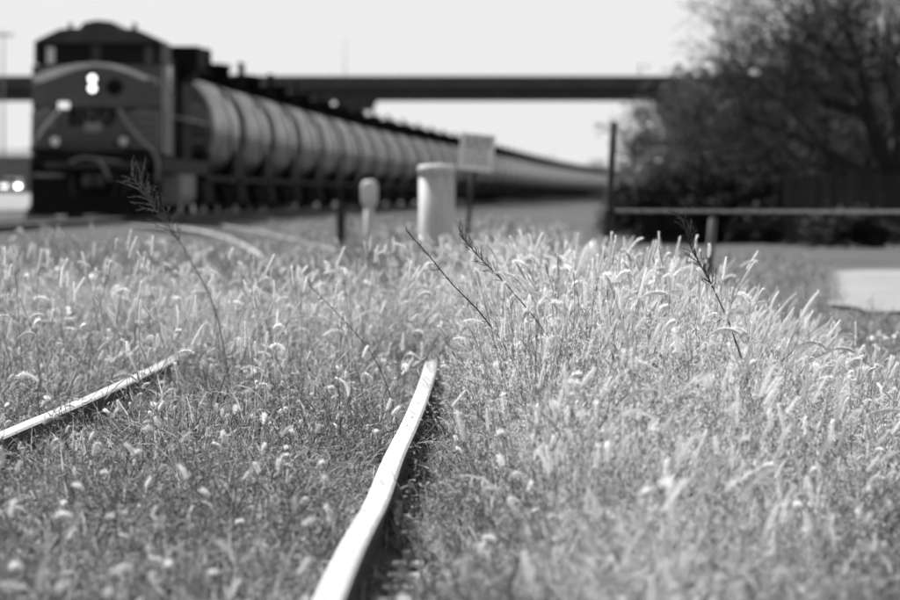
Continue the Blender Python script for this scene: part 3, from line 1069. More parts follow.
# ------------------------------------------------------------------ trees and brush
def grow(seed, H, trunk_r, spread, levels, kids, up=0.25, leaf=0, start=0.25, first_dirs=None, droop=0.0, twig=0.012, lm=None):
    rs = random.Random(seed)
    tr, cr = MB(), MB()

    def branch(p, dv, L, r, lev):
        n = 5 if lev < 2 else 4 if lev < 3 else 3
        pts = [tuple(p)]
        rad = [r]
        cur = Vector(p)
        dd = Vector(dv).normalized()
        for i in range(n):
            dd = (dd + Vector((rs.uniform(-1, 1), rs.uniform(-1, 1), rs.uniform(-1, 1) + up * (1 if lev else 0.2) - droop * lev)) * (0.10 if lev == 0 else 0.2)).normalized()
            cur = cur + dd * (L / n)
            if cur.z < 0.05:
                cur.z = 0.05
            pts.append(tuple(cur))
            rad.append(max(r * (1 - 0.75 * (i + 1) / n), twig * 0.6))
        sides = 8 if lev == 0 else 6 if lev == 1 else 4 if lev == 2 else 3
        (tr if lev == 0 else cr).tube(pts, rad, M_BARK if lev < 2 else M_TWIG, sides, cap=lev < 2)
        if lev >= levels:
            for q in range(leaf):
                t = rs.randint(1, n)
                c = Vector(pts[t]) + Vector((rs.gauss(0, 0.06), rs.gauss(0, 0.06), rs.gauss(0, 0.06)))
                a, b = Vector((rs.gauss(0, 1), rs.gauss(0, 1), rs.gauss(0, 1))).normalized() * 0.05, Vector((rs.gauss(0, 1), rs.gauss(0, 1), rs.gauss(0, 1))).normalized() * 0.035
                cr.add([tuple(c - a), tuple(c + b), tuple(c + a), tuple(c - b)], [(0, 1, 2, 3)], lm or M_BRUSH)
            return
        kn = kids[min(lev, len(kids) - 1)]
        for q in range(kn):
            t = start + (1 - start) * (q + rs.random()) / kn if lev == 0 else 0.2 + 0.8 * (q + rs.random()) / kn
            i = min(int(t * n), n - 1)
            f = t * n - i
            pp = Vector(pts[i]).lerp(Vector(pts[i + 1]), f)
            ax = Vector(pts[i + 1]) - Vector(pts[i])
            ax.normalize()
            rv = Vector((rs.gauss(0, 1), rs.gauss(0, 1), rs.gauss(0, 1)))
            rv = (rv - ax * rv.dot(ax)).normalized()
            ang = R(rs.uniform(35, 70)) * spread
            nd = ax * math.cos(ang) + rv * math.sin(ang)
            branch(pp, nd, L * rs.uniform(0.48, 0.72) * (1.15 - 0.35 * t), rad[i] * rs.uniform(0.5, 0.7), lev + 1)

    if first_dirs:
        pts = [(0, 0, -0.1), (0.02, 0, 0.5), (0.0, 0.02, first_dirs[0])]
        tr.tube(pts, [trunk_r * 1.25, trunk_r, trunk_r * 0.9], M_BARK, 10)
        for (dv, L, rr) in first_dirs[1]:
            branch((0, 0, first_dirs[0] - 0.08), dv, L, rr, 1)
    else:
        branch((0, 0, -0.1), (rs.uniform(-0.1, 0.1), rs.uniform(-0.1, 0.1), 1), H * 0.75, trunk_r, 0)
    return tr.mesh('trunk'), cr.mesh('crown')


def plant(name, meshes, loc, rz, label, cat, group=None, sc=1.0):
    r = empty(name, loc, rz, label, cat, group)
    link('trunk', meshes[0], r)
    link('crown', meshes[1], r)
    r.scale = (sc, sc, sc)
    return r


big = grow(21, 9, 0.30, 1.0, 5, (0, 8, 6, 5, 4), up=0.30, leaf=0, twig=0.014,
           first_dirs=(1.35, [((-0.30, 0.1, 1.0), 5.0, 0.19), ((-1.0, -0.2, 0.42), 5.0, 0.14), ((-0.9, 0.3, 0.18), 4.2, 0.10), ((0.35, 0.1, 1.0), 5.8, 0.18),
                              ((0.9, -0.2, 0.6), 5.0, 0.15), ((-0.1, -0.7, 0.9), 4.6, 0.13), ((-0.65, 0.4, 0.7), 4.0, 0.15), ((0.1, 0.8, 0.8), 4.8, 0.13)]))
D = 150.0
plant('bare_tree', big, ((897 - 450) / F * D, D, 0), 0, 'big bare spreading tree rising above the board fence', 'tree')
big2 = grow(33, 8, 0.2, 1.0, 4, (8, 6, 5, 4), up=0.3, leaf=0, start=0.15, twig=0.015)
plant('bare_tree', big2, ((880 - 450) / F * 166, 166, 0), 1.0, 'tall twiggy tree standing behind the big bare tree', 'tree', sc=1.0)
brushes = [grow(50 + k, 3.6, 0.06, 1.05, 4, (10, 6, 5, 4), up=0.25, leaf=3, start=0.04, twig=0.011) for k in range(3)]
spots = [(666, 170, 0.66, 'thin bushy shrub at the left end of the thicket'),
         (694, 158, 0.95, 'grey brushy shrub below the overpass end'),
         (724, 172, 1.32, 'grey brushy shrub at the right of the small wooden stake'),
         (748, 152, 1.12, 'dense shrub in the middle of the thicket'),
         (780, 163, 1.5, 'tall twiggy shrub at the left flank of the big tree'),
         (810, 157, 1.45, 'dense shrub just behind the left end of the fence'),
         (840, 160, 1.3, 'shrub behind the middle of the board fence'),
         (868, 170, 0.95, 'shrub behind the trunk of the big tree'),
         (905, 160, 0.9, 'shrub behind the fence at the right edge'),
         (645, 240, 0.6, 'small distant bush beside the dark steel post')]
for k, (x, dd, sc, lab) in enumerate(spots):
    plant('shrub', brushes[k % 3], ((x - 450) / F * dd, dd, 0), k * 1.3, lab, 'shrub', 'shrubs of the thicket on the right', sc)
low = [grow(80 + k, 1.5, 0.03, 1.1, 3, (14, 7, 6), up=0.2, leaf=16, start=0.02, twig=0.006, lm=M_EVER) for k in range(2)]
lows = [(632, 141, 0.8), (652, 140, 0.9), (671, 142, 0.95), (692, 143, 1.0), (704, 147, 1.2), (718, 141, 1.05), (745, 142, 1.0), (757, 147, 1.2), (770, 140, 1.1)]
for k, (x, dd, sc) in enumerate(lows):
    plant('low_bush', low[k % 2], ((x - 450) / F * dd, dd, 0), k * 2.1, 'low dark bush, %s from the left in the row left of the board fence' % ORD[k], 'bush', 'low bushes left of the board fence', sc)
o = plant('brush_pile', low[1], ((845 - 450) / F * 130, 130, 0), 0.6, 'low rounded brush pile in front of the board fence', 'brush pile')
o.scale = (1.25, 1.25, 0.5)
far_me = grow(95, 7, 0.14, 1.0, 3, (9, 7, 6), up=0.3, leaf=3, start=0.2, twig=0.03)
for k, (x, dd, sc, lab) in enumerate(((596, 1050, 1.0, 'hazy distant tree above the far end of the train'),
                                      (642, 900, 1.3, 'distant tree between the steel post and the thicket'),
                                      (625, 1300, 1.1, 'faint distant tree just right of the steel post'),
                                      (540, 1400, 1.4, 'faint distant tree peeping over the train'))):
    plant('distant_tree', far_me, ((x - 450) / F * dd, dd, 0), k * 1.7, lab, 'tree', 'distant trees near the horizon', sc)

# ------------------------------------------------------------------ grass
def path3(rs, H, th0, bend, p, az, n):
    """stem curve: tilt grows from th0 to th0+bend along the length; returns points"""
    pts = [Vector((0, 0, 0))]
    for i in range(n):
        t = (i + 0.5) / n
        th = th0 + bend * t**p
        a = az
        pts.append(pts[-1] + Vector((math.sin(th) * math.cos(a), math.sin(th) * math.sin(a), math.cos(th))) * (H / n))
    return pts


def blade(mb, rs, base, H, wd, m, th0, bend, az, n=4, p=1.5):
    pts = path3(rs, H, th0, bend, p, az, n)
    sx, sy = -math.sin(az), math.cos(az)
    vs = []
    for i, q in enumerate(pts):
        t = i / n
        w = wd * (1 - t**1.8) * (0.6 + 0.4 * min(1, 4 * t)) / 2
        q = q + Vector(base)
        if i == n:
            vs.append(tuple(q))
        else:
            vs += [(q.x - sx * w, q.y - sy * w, q.z), (q.x + sx * w, q.y + sy * w, q.z + wd * 0.25)]
    fs = [(2 * i, 2 * i + 1, 2 * i + 3, 2 * i + 2) for i in range(n - 1)] + [(2 * n - 2, 2 * n - 1, 2 * n)]
    mb.add(vs, fs, m, True)


def foxtail(seed, H, kind):
    """returns (stem MB, head MB): bristly spike on a thin stem with a few leaves"""
    rs = random.Random(seed)
    st, hd = MB(), MB()
    L = rs.uniform(0.055, 0.13) if H > 0.3 else rs.uniform(0.022, 0.05)
    az = rs.uniform(0, 2 * PI)
    if kind == 0:
        th0, bend, hb = rs.uniform(0.0, 0.12), rs.uniform(0.05, 0.35), rs.uniform(0.0, 0.35)
    else:
        th0, bend, hb = rs.uniform(0.0, 0.2), rs.uniform(0.4, 0.9), rs.uniform(0.6, 1.5)
    n = 7
    pts = path3(rs, H, th0, bend, 2.2, az, n)
    st.tube([tuple(q) for q in pts], [0.0019 - 0.0009 * i / n for i in range(n + 1)], M_STEM, 3, cap=False)
    for k in range(rs.randint(2, 4)):
        i = rs.randint(0, n - 3)
        blade(st, rs, pts[i], rs.uniform(0.10, 0.22) * min(1, H / 0.5), rs.uniform(0.004, 0.008), M_BLADE, rs.uniform(0.3, 0.8), rs.uniform(0.5, 1.6), rs.uniform(0, 2 * PI), 4)
    # head axis
    m_ = 9
    ax = [pts[-1]]
    th1 = th0 + bend
    for i in range(m_):
        th = th1 + hb * (i + 0.5) / m_
        ax.append(ax[-1] + Vector((math.sin(th) * math.cos(az), math.sin(th) * math.sin(az), math.cos(th))) * (L / m_))
    r0 = rs.uniform(0.0030, 0.0044) * (1.0 if H > 0.3 else 0.8)
    prof = [0.5, 0.95, 1.1, 1.1, 1.1, 1.05, 1.0, 0.9, 0.75, 0.4]
    hd.tube([tuple(q) for q in ax], [r0 * q for q in prof], M_HEAD, 6)
    nb = rs.randint(170, 280)
    bk = rs.uniform(0.8, 1.35) * (1.0 if H > 0.3 else 0.75)
    for k in range(nb):
        t = (k + rs.random()) / nb
        i = min(int(t * m_), m_ - 1)
        c = ax[i].lerp(ax[i + 1], t * m_ - i)
        tg = (ax[i + 1] - ax[i]).normalized()
        rv = Vector((rs.gauss(0, 1), rs.gauss(0, 1), rs.gauss(0, 1)))
        rv = (rv - tg * rv.dot(tg)).normalized()
        sd_ = tg.cross(rv)
        dv = (rv * rs.uniform(0.55, 1.0) + tg * rs.uniform(0.45, 0.85)).normalized()
        bl = rs.uniform(0.0075, 0.0145) * bk * (0.6 + 0.5 * math.sin(PI * min(1, t + 0.12)))
        b0 = c + rv * r0 * 0.7
        w = 0.00075
        hd.add([tuple(b0 - sd_ * w), tuple(b0 + sd_ * w), tuple(b0 + dv * bl + rv * 0.001)], [(0, 1, 2)], M_HEAD)
    return st, hd


def merge(*mbs):
    o = MB()
    for b in mbs:
        base = len(o.v)
        o.v.extend(b.v)
        mp = [o.mi(m) for m in b.mats]
        o.f.extend(tuple(i + base for i in f) for f in b.f)
        o.m.extend(mp[k] for k in b.m)
        o.sm.extend(b.sm)
    return o


FOX = []        # (height, kind, stem mesh, head mesh, joined mesh)
for k in range(26):
    tall = k < 18
    kind = 0 if (k % 3 != 2 if tall else k % 3 == 0) else 1
    H = (0.36, 0.50, 0.66)[k // 6] if tall else 0.24
    s_, h_ = foxtail(300 + k, H, kind)
    FOX.append((H, kind, s_.mesh('stem'), h_.mesh('seed_head'), merge(s_, h_).mesh('foxtail_proto')))


def tuft(seed, n, H, spread, wd, mats, lean, bend, curl=0.0):
    rs = random.Random(seed)
    mb = MB()
    for k in range(n):
        a, rr = rs.uniform(0, 2 * PI), spread * math.sqrt(rs.random())
        h = H * rs.uniform(0.45, 1.1)
        blade(mb, rs, (rr * math.cos(a), rr * math.sin(a), 0), h, wd * rs.uniform(0.6, 1.3), rs.choice(mats),
              rs.uniform(0, lean), rs.uniform(0.1, bend) + (rs.uniform(0, curl)), rs.uniform(0, 2 * PI), 4 if h > 0.2 else 3)
    return mb.mesh('tuft_proto')


def leafy(seed, n, H, spread):
    """small-leaved weed: thin stems with many tiny leaflets"""
    rs = random.Random(seed)
    mb = MB()
    for k in range(n):
        a, rr = rs.uniform(0, 2 * PI), spread * math.sqrt(rs.random())
        h = H * rs.uniform(0.5, 1.1)
        pts = path3(rs, h, rs.uniform(0, 0.35), rs.uniform(0.1, 0.7), 1.5, rs.uniform(0, 2 * PI), 5)
        pts = [q + Vector((rr * math.cos(a), rr * math.sin(a), 0)) for q in pts]
        mb.tube([tuple(q) for q in pts], 0.0012, M_STEM, 3, cap=False)
        for j in range(12):
            i = rs.randint(1, 4)
            c = pts[i].lerp(pts[i + 1], rs.random())
            dv = Vector((rs.gauss(0, 1), rs.gauss(0, 1), rs.gauss(0.3, 0.7))).normalized()
            sv = dv.cross(Vector((rs.gauss(0, 1), rs.gauss(0, 1), rs.gauss(0, 1)))).normalized()
            L = rs.uniform(0.010, 0.024)
            w = L * 0.12
            mb.add([tuple(c), tuple(c + dv * L * 0.5 + sv * w), tuple(c + dv * L), tuple(c + dv * L * 0.5 - sv * w)], [(0, 1, 2, 3)],
                   rs.choice([M_BLADE, M_GREEN, M_BLADE]))
    return mb.mesh('weed_proto')


SHORT = [tuft(400 + k, 34, 0.27, 0.12, 0.0056, [M_BLADE, M_STEM, M_GREEN, M_GREEN, M_BLADE], 0.6, 1.5, 2.2) for k in range(6)]
TALLT = [tuft(420 + k, 34, 0.52, 0.10, 0.0042, [M_BLADE, M_GREEN, M_GREEN, M_STEM], 0.30, 1.0, 0.8) for k in range(6)]


def wispy(seed, n, H, spread):
    """thin pale stems ending in loose feathery panicles"""
    rs = random.Random(seed)
    mb = MB()
    for k in range(n):
        a, rr = rs.uniform(0, 2 * PI), spread * math.sqrt(rs.random())
        h = H * rs.uniform(0.5, 1.1)
        az = rs.uniform(0, 2 * PI)
        th0, bend = rs.uniform(0, 0.3), rs.uniform(0.1, 0.8)
        mt = rs.choice([M_BLADE, M_STEM, M_STEM, M_GREEN, M_WEED])
        base = Vector((rr * math.cos(a), rr * math.sin(a), 0))
        blade(mb, rs, base, h, 0.0026, mt, th0, bend, az, 5, 1.8)
        if rs.random() < 0.6:
            pts = [q + base for q in path3(rs, h, th0, bend, 1.8, az, 5)]
            for j in range(16):
                t = 3.1 + 1.9 * rs.random()
                i = min(int(t), 4)
                c = pts[i].lerp(pts[i + 1], t - i)
                dv = Vector((rs.gauss(0, 0.6), rs.gauss(0, 0.6), rs.gauss(0.7, 0.5))).normalized()
                sv = dv.cross(Vector((rs.gauss(0, 1), rs.gauss(0, 1), rs.gauss(0, 1)))).normalized()
                L = rs.uniform(0.010, 0.026)
                mb.add([tuple(c - sv * 0.0009), tuple(c + sv * 0.0009), tuple(c + dv * L)], [(0, 1, 2)], M_HEAD)
    return mb.mesh('wispy_proto')


WISPY = [wispy(460 + k, 24, 0.58, 0.10) for k in range(6)]
WEEDY = [leafy(440 + k, 9, 0.26, 0.08) for k in range(5)]


def make_stone(seed):
    rs = random.Random(seed)
    bm = bmesh.new()
    bmesh.ops.create_icosphere(bm, subdivisions=1, radius=0.026)
    for q in bm.verts:
        q.co = Vector((q.co.x * rs.uniform(0.7, 1.3), q.co.y * rs.uniform(0.7, 1.2), q.co.z * rs.uniform(0.5, 1.0)))
    me = bpy.data.meshes.new('stone_proto')
    bm.to_mesh(me)
    bm.free()
    me.materials.append(M_STONE)
    return me


STONES = [make_stone(k) for k in range(6)]


def scatter(name, meshes, P, rot, sc, idx, label, cat):
    """geometry-node scatter of countless small plants: one object of stuff"""
    pc = bpy.data.collections.new(name + '_kinds')
    for k, me in enumerate(meshes):
        po = bpy.data.objects.new('%s_kind_%02d' % (name, k), me)
        pc.objects.link(po)
    me = bpy.data.meshes.new(name)
    me.vertices.add(len(P))
    me.vertices.foreach_set('co', np.asarray(P, np.float32).ravel())
    a = me.attributes.new('rot', 'FLOAT_VECTOR', 'POINT')
    a.data.foreach_set('vector', np.asarray(rot, np.float32).ravel())
    a = me.attributes.new('scl', 'FLOAT_VECTOR', 'POINT')
    a.data.foreach_set('vector', np.asarray(sc, np.float32).ravel())
    a = me.attributes.new('idx', 'INT', 'POINT')
    a.data.foreach_set('value', np.asarray(idx, np.int32))
    o = link(name, me)
    ng = bpy.data.node_groups.new(name, 'GeometryNodeTree')
    ng.interface.new_socket('Geometry', in_out='INPUT', socket_type='NodeSocketGeometry')
    ng.interface.new_socket('Geometry', in_out='OUTPUT', socket_type='NodeSocketGeometry')
    n, l = ng.nodes, ng.links
    gi, go = n.new('NodeGroupInput'), n.new('NodeGroupOutput')
    ci = n.new('GeometryNodeCollectionInfo')
    ci.inputs['Collection'].default_value = pc
    ci.inputs['Separate Children'].default_value = True
    ci.inputs['Reset Children'].default_value = True
    ip = n.new('GeometryNodeInstanceOnPoints')
    ip.inputs['Pick Instance'].default_value = True

    def attr(nm, t):
        q = n.new('GeometryNodeInputNamedAttribute')
        q.data_type = t
        q.inputs['Name'].default_value = nm
        return q.outputs['Attribute']
    l.new(gi.outputs[0], ip.inputs['Points'])
    l.new(ci.outputs[0], ip.inputs['Instance'])
    l.new(attr('idx', 'INT'), ip.inputs['Instance Index'])
    l.new(attr('rot', 'FLOAT_VECTOR'), ip.inputs['Rotation'])
    l.new(attr('scl', 'FLOAT_VECTOR'), ip.inputs['Scale'])
    l.new(ip.outputs[0], go.inputs[0])
    md = o.modifiers.new('scatter', 'NODES')
    md.node_group = ng
    return tag(o, label, cat, kind='stuff')


RNG = np.random.default_rng(77)


def sample(density, d0, d1, margin=1.6, k=0.078):
    """random ground points in the viewed wedge, widened by a margin each side"""
    area = (d1 - d0) * (2 * margin + k * (d0 + d1))
    n = int(density * area)
    out = []
    u = RNG.random(n)
    # density even per square metre: width grows with distance
    w0, w1 = 2 * margin + 2 * k * d0, 2 * margin + 2 * k * d1
    t = (-w0 + np.sqrt(w0**2 + (w1**2 - w0**2) * u)) / (w1 - w0)
    dd = d0 + t * (d1 - d0)
    x = (RNG.random(n) * 2 - 1) * (margin + k * dd)
    return x, dd


def vnoise(x, y, s, seed):
    r = np.random.default_rng(seed)
    T = r.random((64, 64))
    fx, fy = (x / s) % 64, (y / s) % 64
    i, j = fx.astype(int), fy.astype(int)
    a, b = fx - i, fy - j
    a, b = a * a * (3 - 2 * a), b * b * (3 - 2 * b)
    i2, j2 = (i + 1) % 64, (j + 1) % 64
    return (T[i, j] * (1 - a) + T[i2, j] * a) * (1 - b) + (T[i, j2] * (1 - a) + T[i2, j2] * a) * b


def height(x, d):
    """top height of the growth in metres"""
    e = x - side_r(d)                                         # metres right of the right rail
    wob = vnoise(x, d, 0.8, 4) - 0.5
    edge = 0.36 - 0.14 * sstep(17, 27, d) + 0.30 * wob
    left = np.where(d > 34, np.maximum(e - edge, x + 0.017 * d), e - edge)
    w2 = x + 0.6 * wob
    e1 = np.minimum(0.1 + 0.025 * d, 0.65 + 0.006 * d)
    e2 = np.minimum(0.2 + 0.052 * d, 1.35 + 0.008 * d)
    e3 = np.minimum(0.4 + 0.078 * d, 2.2 + 0.010 * d)
    right = sstep(-0.14, 0.22, left) * (1 - 0.45 * sstep(e1, e2, w2) - 0.40 * sstep(e2 - 0.1, e3, w2))
    right = right * (0.30 + 0.22 * sstep(10, 14, d) + 0.48 * sstep(15.5, 22, d + 3 * wob)) * (1 - 0.16 * sstep(30, 50, d) - 0.3 * sstep(90, 170, d))
    right = np.where((d > 34) & (x < -0.017 * d), 0, right)
    back = (0.22 * sstep(22, 30, d + wob * 5) + 0.50 * sstep(30, 40, d + wob * 6)) * (1 - 0.65 * sstep(0.8, 2.2, x)) * (1 - 0.12 * sstep(44, 58, d) - 0.62 * sstep(66, 84, d))
    return 0.82 * np.maximum(np.maximum(right, back), 0.16)


def blocked(x, d):
    b = np.abs(x - main_c(d)) < 4.4
    b |= (d > 56.5) & (d < 90) & (x > 0.056 * d + 0.5 * vnoise(x, d, 0.9, 15))
    b |= (d > 190) | ((d > 90) & (x > 3.2)) | ((d > 34) & (x > 2.9 + 0.3 * np.sin(d * 1.7)) & (d < 60))
    return b


def on_rail(x, d, w=0.055):
    return ((np.abs(x - side_r(d)) < w) | (np.abs(x - side_l(d)) < w)) & (d < 32.5)


def lean_euler(x, d, tilt, wind):
    """random spin about the stem, then a random tilt plus a lean shared by neighbouring plants"""
    n = len(x)
    a = RNG.normal(0, tilt, n) + wind * 1.2 * (vnoise(x, d, 0.55, 61) - 0.5)
    b = RNG.normal(0, tilt, n) + wind * (0.25 + 2.2 * (vnoise(x, d, 0.55, 62) - 0.5))
    c = RNG.random(n) * 2 * PI
    ca, sa, cb, sb, cc, sc_ = np.cos(a), np.sin(a), np.cos(b), np.sin(b), np.cos(c), np.sin(c)
    r00, r10, r20 = cb * cc, ca * sc_ + sa * sb * cc, sa * sc_ - ca * sb * cc
    r21, r22 = sa * cc + ca * sb * sc_, ca * cb
    return np.column_stack([np.arctan2(r21, r22), -np.arcsin(np.clip(r20, -1, 1)), np.arctan2(r10, r00)])


def pack(x, d, zsc, hsc, nk, lo=0, tilt=0.15, wind=0.0):
    n = len(x)
    P = np.column_stack([x, d, ground_z(x, d) - 0.015])
    rot = lean_euler(x, d, tilt, wind)
    S = np.column_stack([hsc, hsc, zsc])
    return P, rot, S, RNG.integers(lo, lo + nk, n)


def cat_pack(L):
    return [np.concatenate([q[i] for q in L]) for i in range(4)]


# --- short grass and small weeds everywhere
L = []
for (dens, a, b, k) in ((150, 9, 24, 1.0), (110, 24, 45, 1.1), (34, 45, 80, 1.3), (12, 80, 185, 1.5)):
    x, dd = sample(dens, a, b)
    pat = vnoise(x, dd, 0.35, 9)
    keep = ~blocked(x, dd) & ~on_rail(x, dd) & (RNG.random(len(x)) < np.clip(2.3 * (0.5 * pat + 0.5 * vnoise(x, dd, 1.1, 10)) - 0.45, 0, 1))
    # thinner growth beside the right rail where sleepers and plates show, in patches
    er = x - side_r(dd)
    bare = np.clip(2.2 * vnoise(x * 0.5, dd, 0.6, 41) - 0.75, 0, 0.9)
    keep &= ~((er > -0.16) & (er < 0.36) & (dd < 30) & (RNG.random(len(x)) < bare))
    keep &= ~((np.abs(x - side_l(dd)) < 0.15) & (dd < 38) & (RNG.random(len(x)) < 0.5))
    keep &= ~((dd < 18) & (vnoise(x, dd * 0.6, 0.28, 91) > 0.47) & (RNG.random(len(x)) < 0.9) & ((er < -0.3) | (er > 0.6)))      # bare dark hollows
    gap = ((np.abs(er) < 0.32) & (dd > 20.7) & (dd < 21.9)) | ((er > 0) & (er < 0.36) & (dd > 16.4) & (dd < 18.4))
    keep &= ~(gap & (RNG.random(len(x)) < 0.9))
    x, dd, pat = x[keep], dd[keep], pat[keep]
    hs = RNG.uniform(0.65, 1.15, len(x)) * k
    near = (np.abs(x - side_r(dd)) < 0.28) | (np.abs(x - side_l(dd)) < 0.22)
    zs = hs * (0.5 + 0.85 * pat) * np.where(near, 0.62, 1.0)
    L.append(pack(x, dd, zs, hs, len(SHORT)))
g = cat_pack(L)
scatter('short_grass', SHORT, *g, 'short dry tangled grass covering the ground', 'grass')
L = []
for (dens, a, b) in ((50, 9, 26), (26, 26, 45)):
    x, dd = sample(dens, a, b)
    pat = vnoise(x, dd, 0.5, 19)
    keep = ~blocked(x, dd) & ~on_rail(x, dd, 0.12) & (RNG.random(len(x)) < np.clip(1.5 * pat - 0.1, 0, 1))
    er = x - side_r(dd)
    keep &= ~((er > -0.14) & (er < 0.30) & (dd < 30) & (RNG.random(len(x)) < 0.75))
    x, dd = x[keep], dd[keep]
    hs = RNG.uniform(0.6, 1.2, len(x))
    L.append(pack(x, dd, hs * 1.0, hs, len(WEEDY)))
g = cat_pack(L)
scatter('small_weeds', WEEDY, *g, 'small leafy weeds mixed into the short grass', 'weeds')
# --- tall grass
L = []
for (dens, a, b, k) in ((18, 9, 45, 1.0), (40, 45, 80, 1.25), (11, 80, 185, 1.5)):
    x, dd = sample(dens, a, b)
    h = height(x, dd)
    pat = vnoise(x, dd, 0.45, 57)
    keep = ~blocked(x, dd) & (h > 0.2) & (RNG.random(len(x)) < 0.35 + pat)
    x, dd, h = x[keep], dd[keep], h[keep]
    hs = RNG.uniform(0.8, 1.25, len(x)) * k
    L.append(pack(x, dd, h / 0.52 * np.where(dd > 45, RNG.uniform(0.65, 1.1, len(x)), RNG.uniform(0.4, 0.78, len(x))), hs, len(TALLT), tilt=0.14, wind=0.35))
g = cat_pack(L)
scatter('tall_grass', TALLT, *g, 'tall dry grass standing right of the rail and across the far siding', 'grass')
L = []
for (dens, a, b) in ((60, 10, 30), (34, 30, 46)):
    x, dd = sample(dens, a, b, 1.2)
    h = height(x, dd)
    pat = vnoise(x, dd, 0.5, 83)
    keep = ~blocked(x, dd) & ~on_rail(x, dd, 0.08) & (h > 0.2) & (RNG.random(len(x)) < 0.25 + 1.1 * pat)
    x, dd, h = x[keep], dd[keep], h[keep]
    hs = RNG.uniform(0.85, 1.3, len(x))
    L.append(pack(x, dd, h / 0.56 * RNG.uniform(0.5, 0.98, len(x)), hs, len(WISPY), tilt=0.2, wind=0.55))
g = cat_pack(L)
scatter('wispy_grass', WISPY, *g, 'fine wispy pale grass stems filling the growth right of the rail', 'grass')
# --- foxtails: the most visible 300 as things of their own, the rest as one mass
fx, fd, fk, fs = [], [], [], []


def add_fox(x, dd, top):
    """foxtails with wanted stem heights: nearest of the three stem lengths, scaled evenly"""
    hs = np.array([0.36, 0.50, 0.66])
    k = np.argmin(np.abs(np.log(np.maximum(top, 0.05)[:, None] / hs[None])), axis=1)
    fx.append(x)
    fd.append(dd)
    fk.append(k * 6 + RNG.integers(0, 6, len(x)))
    fs.append(np.clip(top / hs[k], 0.6, 1.25))


for (dens, a, b) in ((88, 10, 46), (18, 46, 70), (6, 70, 110)):
    x, dd = sample(dens, a, b, 1.2)
    h = height(x, dd)
    pat = vnoise(x, dd, 0.6, 29)
    back = np.where((x < side_r(dd)), 0.32, 1.0)
    keep = ~blocked(x, dd) & ~on_rail(x, dd, 0.14) & (h > 0.24) & (RNG.random(len(x)) < back * np.clip(0.1 + 1.3 * pat, 0, 1) * (0.35 + 0.65 * sstep(15, 20, dd)))
    x, dd, h = x[keep], dd[keep], h[keep]
    add_fox(x, dd, h * (0.38 + 0.66 * RNG.random(len(x))))
# scattered tall ones in the sharp zone between and left of the rails
n = 520
dd = 22.5 + 12 * RNG.random(n)
x = -0.12 - 2.3 * RNG.random(n)
keep = (x / dd * F < -42) & ~on_rail(x, dd, 0.1) & (RNG.random(n) < (dd - 20.5) / 11) & (RNG.random(n) < np.clip(1.7 * vnoise(x, dd, 0.5, 71) - 0.2, 0, 1))
x, dd = x[keep], dd[keep]
add_fox(x, dd, 0.42 + 0.38 * RNG.random(len(x)) * sstep(22, 29, dd))
x, dd = sample(9, 11, 40, 0.6)
h = height(x, dd)
er = x - side_r(dd)
keep = ~blocked(x, dd) & ~on_rail(x, dd, 0.1) & (h < 0.32) & ~((er > -0.12) & (er < 0.3) & (dd < 30) & (RNG.random(len(x)) < 0.75))
x, dd = x[keep], dd[keep]
fx.append(x)
fd.append(dd)
fk.append(RNG.integers(18, 26, len(x)))
fs.append(RNG.uniform(0.7, 1.25, len(x)))
fx, fd, fk, fs = map(np.concatenate, (fx, fd, fk, fs))
fr = lean_euler(fx, fd, 0.17, 0.5)
top = np.array([FOX[k][0] for k in fk]) * fs
vis = (np.abs(fx / fd * F) < 440) & (fd > 18) & (fd < 44)
score = np.where(vis, np.where(fk < 18, 1.0, 0.8) * top * (1 - np.abs(fd - 27) / 26) + RNG.random(len(fx)) * 0.25, -1)
pick = np.argsort(-score)[:300]
ismain = np.zeros(len(fx), bool)
ismain[pick] = True
FZONE = [(110, 'in line with the locomotive'), (250, 'in line with the nearest tank cars'), (400, 'left of the near rail'),
         (480, 'in line with the pedestal and sign'), (560, 'just right of the sign'), (640, 'in line with the dark steel post'),
         (720, 'below the left end of the cable'), (800, 'below the middle of the cable'), (1e9, 'at the far right below the cable')]
for i in pick:
    H, kind, stm, hdm, jm = FOX[fk[i]]
    low_ = fk[i] >= 18
    u = 450 + fx[i] / fd[i] * F
    zn = next(t for lim, t in FZONE if u < lim)
    row = 'front' if fd[i] < 23 else 'middle' if fd[i] < 29 else 'rear'
    lab = '%s pale foxtail %s, in the %s of the growth' % ('short' if low_ else 'upright' if kind == 0 else 'nodding', zn, row)
    grp = '%s foxtails %s, %s' % ('short' if low_ else 'upright' if kind == 0 else 'nodding', zn, row)
    e = empty('foxtail', (fx[i], fd[i], float(ground_z(fx[i], fd[i])) - 0.015), label=lab, cat='foxtail', group=grp)
    e.rotation_euler = tuple(fr[i])
    e.scale = (fs[i],) * 3
    link('stem', stm, e)
    link('seed_head', hdm, e)
q = ~ismain
scatter('foxtail_grass', [f[4] for f in FOX], np.column_stack([fx, fd, ground_z(fx, fd) - 0.015])[q], fr[q],
        np.column_stack([fs, fs, fs])[q], fk[q], 'countless foxtail stalks with pale bristly seed heads across the field', 'foxtail grass')
# --- ballast stones by the siding
x, dd = sample(0.1, 9, 40)
n = 9000
dd = 9 + 31 * RNG.random(n)
c = (side_r(dd) + side_l(dd)) / 2
x = c + RNG.normal(0, 1, n) * 0.9
keep = ~on_rail(x, dd, 0.075)
x, dd = x[keep], dd[keep]
P, rot, S, idx = pack(x, dd, RNG.uniform(0.5, 1.3, len(x)), RNG.uniform(0.5, 1.3, len(x)), 6, tilt=0.8)
scatter('ballast_stones', STONES, P, rot, S, idx, 'loose dark ballast stones scattered between the sleepers of the siding', 'stones')

